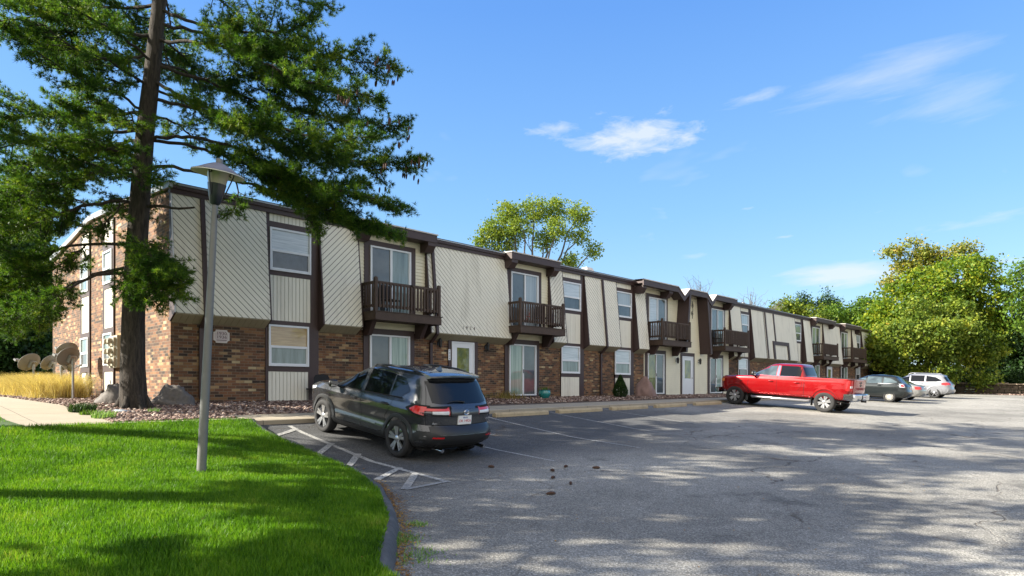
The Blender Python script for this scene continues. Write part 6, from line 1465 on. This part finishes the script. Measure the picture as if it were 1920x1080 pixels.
def tuftplant(x, y, Y, r, h, mat, lab, cat='plant', n=160, w=.018, group=None, name='border_plant'):
    c = at(x, y, Y); pts = []
    for _ in range(n): a, q = random.uniform(0, 2*PI), r*random.random()**.6; pts.append((c.x + q*math.cos(a), c.y + q*math.sin(a), (L(c.x, c.y) if c.y > 13.6 else T(c.x, c.y))))
    return grass_clump(name, pts, h*.5, h, w, mat, lab, cat, None, 1.0, group)
tuftplant(193, 785, 13.3, .22, .22, M['lightgreen'], 'bright grassy tuft in the mulch between the walk and the pine'); tuftplant(155, 765, 14.3, .26, .24, M['leaf_d'], 'dark low evergreen tuft left of the bright grassy tuft', n=420, w=.02); tuftplant(289, 773, 14.9, .12, .14, M['lightgreen'], 'tiny green tuft in the mulch right of the pine trunk', n=50)
tuftplant(163, 782, 13.8, .14, .14, M['leaf_g'], 'small olive tuft wedged between the dark and the bright tufts', n=90)
for x, Y, r, lab in ((1850, 61, 1.0, 'large spiky yucca like plant before the low stone wall, left of three'), (1884, 60, .7, 'middle one of the three spiky plants before the low stone wall'), (1909, 60, .6, 'spiky plant closest to the right edge of the photo')):
    tuftplant(x, HY + 10, Y, r*.8, r*1.1, M['spiky'], lab, 'plant', 260, .06, 'spiky plants before the stone wall')
# weeds by the wall right of the near SUV
c = (18.3, 17.6); pts = [(random.gauss(c[0] - .3, .35), random.gauss(17.7, .25), L(*c)) for _ in range(260)]
grass_clump('wall_weeds', pts, .12, .4, .02, foliage('dry weeds', [(.1, (.10, .10, .03)), (.5, (.25, .2, .06)), (.9, (.4, .25, .1))], .3), 'dry yellowish weeds against the brick left of the second sliding door', 'weeds', None, .7)
# dark chair back by the wall
M['chair'] = simple('black chair fabric', (.012, .012, .014), .8)
cu = U(603, 17.8); cz = L(cu, 17.8); ch = empty('patio_chair', (cu, 17.8, cz), 'black patio chair with a rounded back beyond the hood of the dark grey SUV', 'chair')
g = MB(); g.add([(x, .0 + .012*s, z) for s in (-1, 1) for x, z in [(-.25, .42), (.25, .42), (.26, .75), (.20, .84), (0, .87), (-.20, .84), (-.26, .75)]], [tuple(range(7)), tuple(range(7, 14))] + [(i, (i+1) % 7, (i+1) % 7 + 7, i + 7) for i in range(7)]); g.build('backrest', M['chair'], ch)
g = MB(); g.box(-.25, .25, .0, .48, .40, .44); g.build('seat', M['chair'], ch)
for x in (-.23, .23):
    for y in (.02, .45): g = MB(); g.tube([(x, y, 0), (x, y, .40)], .014, 8); g.build('leg', M['black'], ch)
# cone shaped shrub, turquoise pot
su, sv = U(1163, 17.2), 17.2; b = (su, sv, L(su, sv)); root = empty('conical_shrub', b, 'small dark green cone shaped evergreen shrub in front of the white panel', 'shrub')
n = 9000; z = RNG.random(n)**.8; rr = .36*(np.minimum(1, (1.02 - z)*1.35)**.8)*np.minimum(1, .75 + z*1.5)*(RNG.random(n)**.25); a = RNG.uniform(0, 2*PI, n)
leafmesh('foliage', np.stack([rr*np.cos(a), rr*np.sin(a), z*1.0 + .04], 1), .03, M['leaf_d'], root, 0, .5); g = MB(); g.tube([(0, 0, 0), (0, 0, .4)], .03, 8); g.build('stem', M['bark'], root)
M['turq'] = simple('turquoise glazed pot', (.02, .22, .22), .25, var=.4, scale=18, coat=1)
pu, pvv = U(1021, 17.5), 17.5; root = empty('flower_pot', (pu, pvv, L(pu, pvv)), 'squat turquoise glazed flower pot beside the second sliding door', 'flower pot'); g = MB()
g.lathe([(0, .0), (.13, .0), (.23, .12), (.26, .24), (.23, .33), (.25, .36), (.22, .37), (.2, .30), (0, .30)], n=24); g.build('pot', M['turq'], root, smooth=40)
pp = [(random.gauss(0, .08), random.gauss(0, .08), .28) for _ in range(60)]; o = blades('plant', np.array(pp), .1, .24, .03, M['leaf_g'], .9); o.parent = root
# small flag on the second balcony
fu, fv = U(990, 17.6), 17.62; fl = empty('small_flag', (fu, fv, 4.46), 'small red and white striped flag hanging behind the railing of the second balcony', 'flag')
g = MB(); g.tube([(0, 0, 0), (.10, 0, .62)], .008, 6); g.build('flagpole', M['white'], fl)
fm, nt_, b_ = _m('striped flag'); s_ = N(nt_, 'ShaderNodeSeparateXYZ'); lk(nt_, pos(nt_, True), s_.inputs[0]); st = math_(nt_, 'LESS_THAN', math_(nt_, 'FRACT', math_(nt_, 'MULTIPLY', math_(nt_, 'ADD', s_.outputs[0], math_(nt_, 'MULTIPLY', s_.outputs[2], .25)), 17.)), .5)
lk(nt_, mix(nt_, st, (.62, .6, .58), (.5, .02, .03)), b_.inputs['Base Color']); b_.inputs['Roughness'].default_value = .8
g = MB(); g.grid([[(.10 - .03*j + .22*i*(.6 + .4*j/4) - .04*j, .02*math.sin(i*2.2 + j), .60 - .10*j - .05*i) for i in np.linspace(0, .8, 7)] for j in range(5)]); g.build('flag_cloth', fm, fl, smooth=60)
# balcony chairs
def bchair(u, v, lab, rz=0.):
    ch = empty('balcony_chair', (u, v, 4.46), lab, 'chair', 'chairs on the balconies', (0, 0, rz)); g = MB(); g.box(-.24, .24, -.22, .22, .42, .45); g.build('seat', M['chair'], ch)
    g = MB(); g.box(-.24, .24, .19, .23, .5, .95); g.build('backrest', M['chair'], ch)
    for x in (-.22, .22):
        for y in (-.2, .2): g = MB(); g.tube([(x, y, 0), (x, y, .42 if y < 0 else .9)], .014, 6); g.build('leg', M['black'], ch)
bchair(12.75, 17.92, 'dark chair behind the middle of the railing on the balcony above the dark grey SUV', .3); bchair(20.4, 17.95, 'dark chair behind the railing of the second balcony right of the flag', -.3); bchair(U(1343, 18), 17.95, 'dark chair behind the railing on the balcony right of the entry', .2)
# low stone wall at the far end
M['stone'] = simple('rough brown stone', (.15, .115, .085), .95, var=.5, scale=5, bmp=1., bscale=12, stain=((.05, .04, .03), 1.2, .7))
root = empty('stone_wall', (73.4, 8, T(73, 8)), 'low rough brown stone wall at the far edge of the lot beyond the silver SUV', 'wall'); g = MB()
bm0 = Vector(root.location); rows = 4
for k in range(rows):
    v = -8.
    while v < 12.5:
        l = random.uniform(.4, 1.0); z0 = T(73, v + .3) - .05 + k*.24; d = random.uniform(-.06, .06); h = .22
        g.box(73.2 + d + .05*k, 73.8, v + .01, v + l - .01, z0, z0 + h); v += l
g.v = [tuple(Vector(q) - bm0) for q in g.v]; g.build('stone_courses', M['stone'], root, bevel=.03)
g = MB(); v = -8.
while v < 12.5: l = random.uniform(.9, 1.6); z0 = T(73, v + .5) - .05 + rows*.24; g.box(73.1, 74.1, v + .01, v + l - .01, z0, z0 + random.uniform(.10, .16)); v += l
g.v = [tuple(Vector(q) - bm0) for q in g.v]; g.build('cap_stones', simple('pale cap stone', (.33, .26, .19), .9, var=.3, scale=3, bmp=.7), root, bevel=.02)
pts = []
for _ in range(2600): v = random.uniform(-8, 12.5); u = random.uniform(71.8, 73.2); pts.append((u, v, T(u, v) + .03))
stones('far_gravel', pts, .05, .13, M['lava'], 'reddish gravel strip along the far edge of the lot')
# pine cones and fallen leaves
for k, (x, y, lab) in enumerate(((921, 877, 'pine cone on the asphalt farthest left of the scattered cones'), (1036, 884, 'pine cone lowest but one, beside the dark end of the stall line'), (1061, 877, 'pine cone midway in the upper row on the asphalt'), (1118, 879, 'pine cone farthest right of the scattered cones'), (1037, 898, 'pine cone under the pair of cones in the middle'), (1070, 909, 'pine cone below and right of the middle of the group'), (1033, 928, 'pine cone nearest the camera on the asphalt'))):
    u, v = gpt(x, y); g = MB(); rz = random.uniform(0, PI); g.tube([(-.07, 0, .02), (-.04, 0, .024), (0, 0, .026), (.05, 0, .02), (.075, 0, .016)], [.008, .022, .025, .018, .004], 8)
    o = g.build('pine_cone', M['cone']); o.location = (u, v, T(u, v)); o.rotation_euler.z = rz; tag(o, lab, 'pine cone', 'fallen pine cones on the asphalt')
M['fallen'] = foliage('fallen leaves', [(.1, (.12, .05, .015)), (.5, (.33, .16, .03)), (.9, (.5, .32, .05))], .1, .7)
fp = []
for _ in range(1500):
    v = random.uniform(4.6, 8.4); u = uL(v) + .04 + abs(random.gauss(0, .10)) ; fp.append((u, v, T(u, v) + .01))
for _ in range(260):
    v = random.uniform(4.5, 13.4); u = random.uniform(-1, uL(v) - .15); fp.append((u, v, T(u, v) + .17))
for _ in range(500): u = random.uniform(5, 20); v = random.uniform(2, 12); u = max(u, uL(v) + .05); fp.append((u, v, T(u, v) + .008))
fp = np.array(fp); n = len(fp); a = RNG.uniform(0, 2*PI, n); s = RNG.uniform(.006, .020, n); e = np.stack([np.cos(a), np.sin(a), RNG.uniform(-.3, .3, n)], 1)*s[:, None]; f = np.stack([-np.sin(a), np.cos(a), RNG.uniform(-.3, .3, n)], 1)*s[:, None]*.6
V = np.stack([fp - e, fp + f, fp + e, fp - f], 1).reshape(-1, 3); o = npmesh('fallen_leaves', V, n, 4, M['fallen']); tag(o, 'small fallen orange and yellow leaves along the kerb and over the lot', 'leaves', kind='stuff')
pts = []
for cx_, cy_, r, q in ((785, 985, .07, 120), (760, 1010, .10, 160), (775, 1050, .12, 150), (745, 1020, .08, 100), (800, 1035, .10, 80)):
    u0_, v0_ = gpt(cx_, cy_)
    for _ in range(q): u, v = random.gauss(u0_, r), random.gauss(v0_, r); u = max(u, uL(v) + .03); pts.append((u, v, T(u, v)))
grass_clump('kerb_weeds', pts, .015, .045, .010, M['lightgreen'], 'small light green weeds growing in the cracked asphalt beside the kerb', 'weeds', 'stuff', 1.)
# ================================================================== LIGHT, SKY, CAMERA
SDIR = Vector((-1.4, 1.05, 1.0)).normalized()
el = math.asin(SDIR.z); rot = math.atan2(SDIR.x, SDIR.y)
w = bpy.data.worlds.new("World"); SC.world = w; w.use_nodes = True; nt = w.node_tree; bg = nt.nodes['Background']
sky = N(nt, 'ShaderNodeTexSky', sky_type='NISHITA', sun_disc=False, sun_elevation=el, sun_rotation=rot, altitude=100, air_density=1.0, dust_density=.25, ozone_density=3.0)
tc = N(nt, 'ShaderNodeTexCoord'); d = tc.outputs['Generated']; s = N(nt, 'ShaderNodeSeparateXYZ'); lk(nt, d, s.inputs[0])
zz_ = math_(nt, 'MAXIMUM', s.outputs[2], .02)
px_ = math_(nt, 'DIVIDE', s.outputs[0], zz_); py_ = math_(nt, 'DIVIDE', s.outputs[1], zz_)
pv = N(nt, 'ShaderNodeCombineXYZ'); lk(nt, px_, pv.inputs[0]); lk(nt, py_, pv.inputs[1]); pv = pv.outputs[0]
def cdir(x, y):
    a = (x - CX)/FPX; z = (HY - y)/FPX; return Vector(((.695*a + .719)/z, (-.719*a + .695)/z))
def patch(c, e, half, n_scale, thr, amt, stretch=1., det=9):
    c = cdir(*c); e = cdir(*e); ax = (e - c); la = ax.length; ang = math.atan2(ax.y, ax.x)
    mp = N(nt, 'ShaderNodeMapping', vector_type='POINT'); 
    sub = N(nt, 'ShaderNodeVectorMath', operation='SUBTRACT'); lk(nt, pv, sub.inputs[0]); sub.inputs[1].default_value = (c.x, c.y, 0)
    mp.inputs['Rotation'].default_value = (0, 0, -ang); lk(nt, sub.outputs[0], mp.inputs['Vector'])
    sc = N(nt, 'ShaderNodeVectorMath', operation='DIVIDE'); lk(nt, mp.outputs[0], sc.inputs[0]); sc.inputs[1].default_value = (la, half, 1)
    ln = N(nt, 'ShaderNodeVectorMath', operation='LENGTH'); lk(nt, sc.outputs[0], ln.inputs[0])
    nn = noise(nt, mp.outputs[0], n_scale, det, .62, .35, (1/stretch, 1, 1))
    m_ = math_(nt, 'SUBTRACT', 1.15, ln.outputs['Value'], clamp=True)
    f = math_(nt, 'SUBTRACT', math_(nt, 'ADD', math_(nt, 'MULTIPLY', m_, .5), nn), thr)
    return math_(nt, 'MULTIPLY', math_(nt, 'MULTIPLY', f, 3.2, clamp=True), amt)
cl = patch((1190, 260), (1345, 266), .34, 7., .70, .75)
for a in (patch((1040, 245), (1120, 250), .14, 9, .78, .5), patch((1420, 185), (1560, 150), .10, 6, .82, .5, 2.), patch((1660, 150), (2050, 50), .30, 4, .78, .38, 3.), patch((1610, 515), (1710, 478), .7, 1.2, .62, .7, 1.5, 4), patch((1470, 445), (1520, 442), .10, 5, .85, .6),
          patch((1790, 200), (2000, 130), .4, 3.5, .80, .3, 3), patch((1300, 482), (1350, 480), .22, 3, .8, .3), patch((1400, 392), (1440, 390), .08, 7, .88, .5), patch((1900, 490), (1960, 480), .3, 2, .8, .5, 1.5, 4)):
    cl = math_(nt, 'MAXIMUM', cl, a)
hs = N(nt, 'ShaderNodeHueSaturation', ins={'Saturation': 1.0, 'Value': 1.0}); lk(nt, sky.outputs[0], hs.inputs['Color'])
gr_ = ramp(nt, [(0, (1.9, 2.8, 3.6)), (.10, (1.5, 2.6, 3.7)), (.25, (.95, 2.15, 3.8)), (.5, (.46, 1.4, 3.6)), (1, (.2, .75, 2.6))]); lk(nt, s.outputs[2], gr_.inputs[0])
skyc = mix(nt, .72, hs.outputs[0], gr_.outputs[0])
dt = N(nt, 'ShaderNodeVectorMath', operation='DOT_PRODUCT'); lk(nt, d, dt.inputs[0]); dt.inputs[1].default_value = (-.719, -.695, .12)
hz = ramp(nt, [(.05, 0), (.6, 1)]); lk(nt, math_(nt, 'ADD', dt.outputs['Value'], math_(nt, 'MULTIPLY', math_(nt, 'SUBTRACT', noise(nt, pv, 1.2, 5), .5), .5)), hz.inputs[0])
skyc = mix(nt, hz.outputs[0], skyc, (5.0, 4.8, 4.5))  # warm white haze added to the unseen sky behind the camera, fills the facade
c = mix(nt, cl, skyc, (3.3, 3.5, 3.7))
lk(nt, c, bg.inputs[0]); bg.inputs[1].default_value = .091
sun = bpy.data.lights.new('sun', 'SUN'); sun.energy = 5.0; sun.angle = R(.53); sun.color = (1, .93, .80)
so = bpy.data.objects.new('sun', sun); COL.objects.link(so); so.rotation_euler = SDIR.to_track_quat('Z', 'Y').to_euler()
cam = bpy.data.cameras.new('camera'); co = bpy.data.objects.new('camera', cam); COL.objects.link(co); SC.camera = co
cam.sensor_width = 36; cam.lens = 36*FPX/1920; cam.shift_y = (HY - 540)/1920; cam.clip_end = 3000; cam.clip_start = .05
co.location = (0, 0, EYE); co.rotation_euler = (R(90), 0, math.atan2(.695, .719) - PI/2)
SC.view_settings.view_transform = 'Standard'; SC.view_settings.look = 'None'; SC.view_settings.exposure = 1.62; SC.view_settings.gamma = 1
SC.cycles.max_bounces = 6; SC.cycles.transparent_max_bounces = 8; SC.cycles.caustics_reflective = False; SC.cycles.caustics_refractive = False
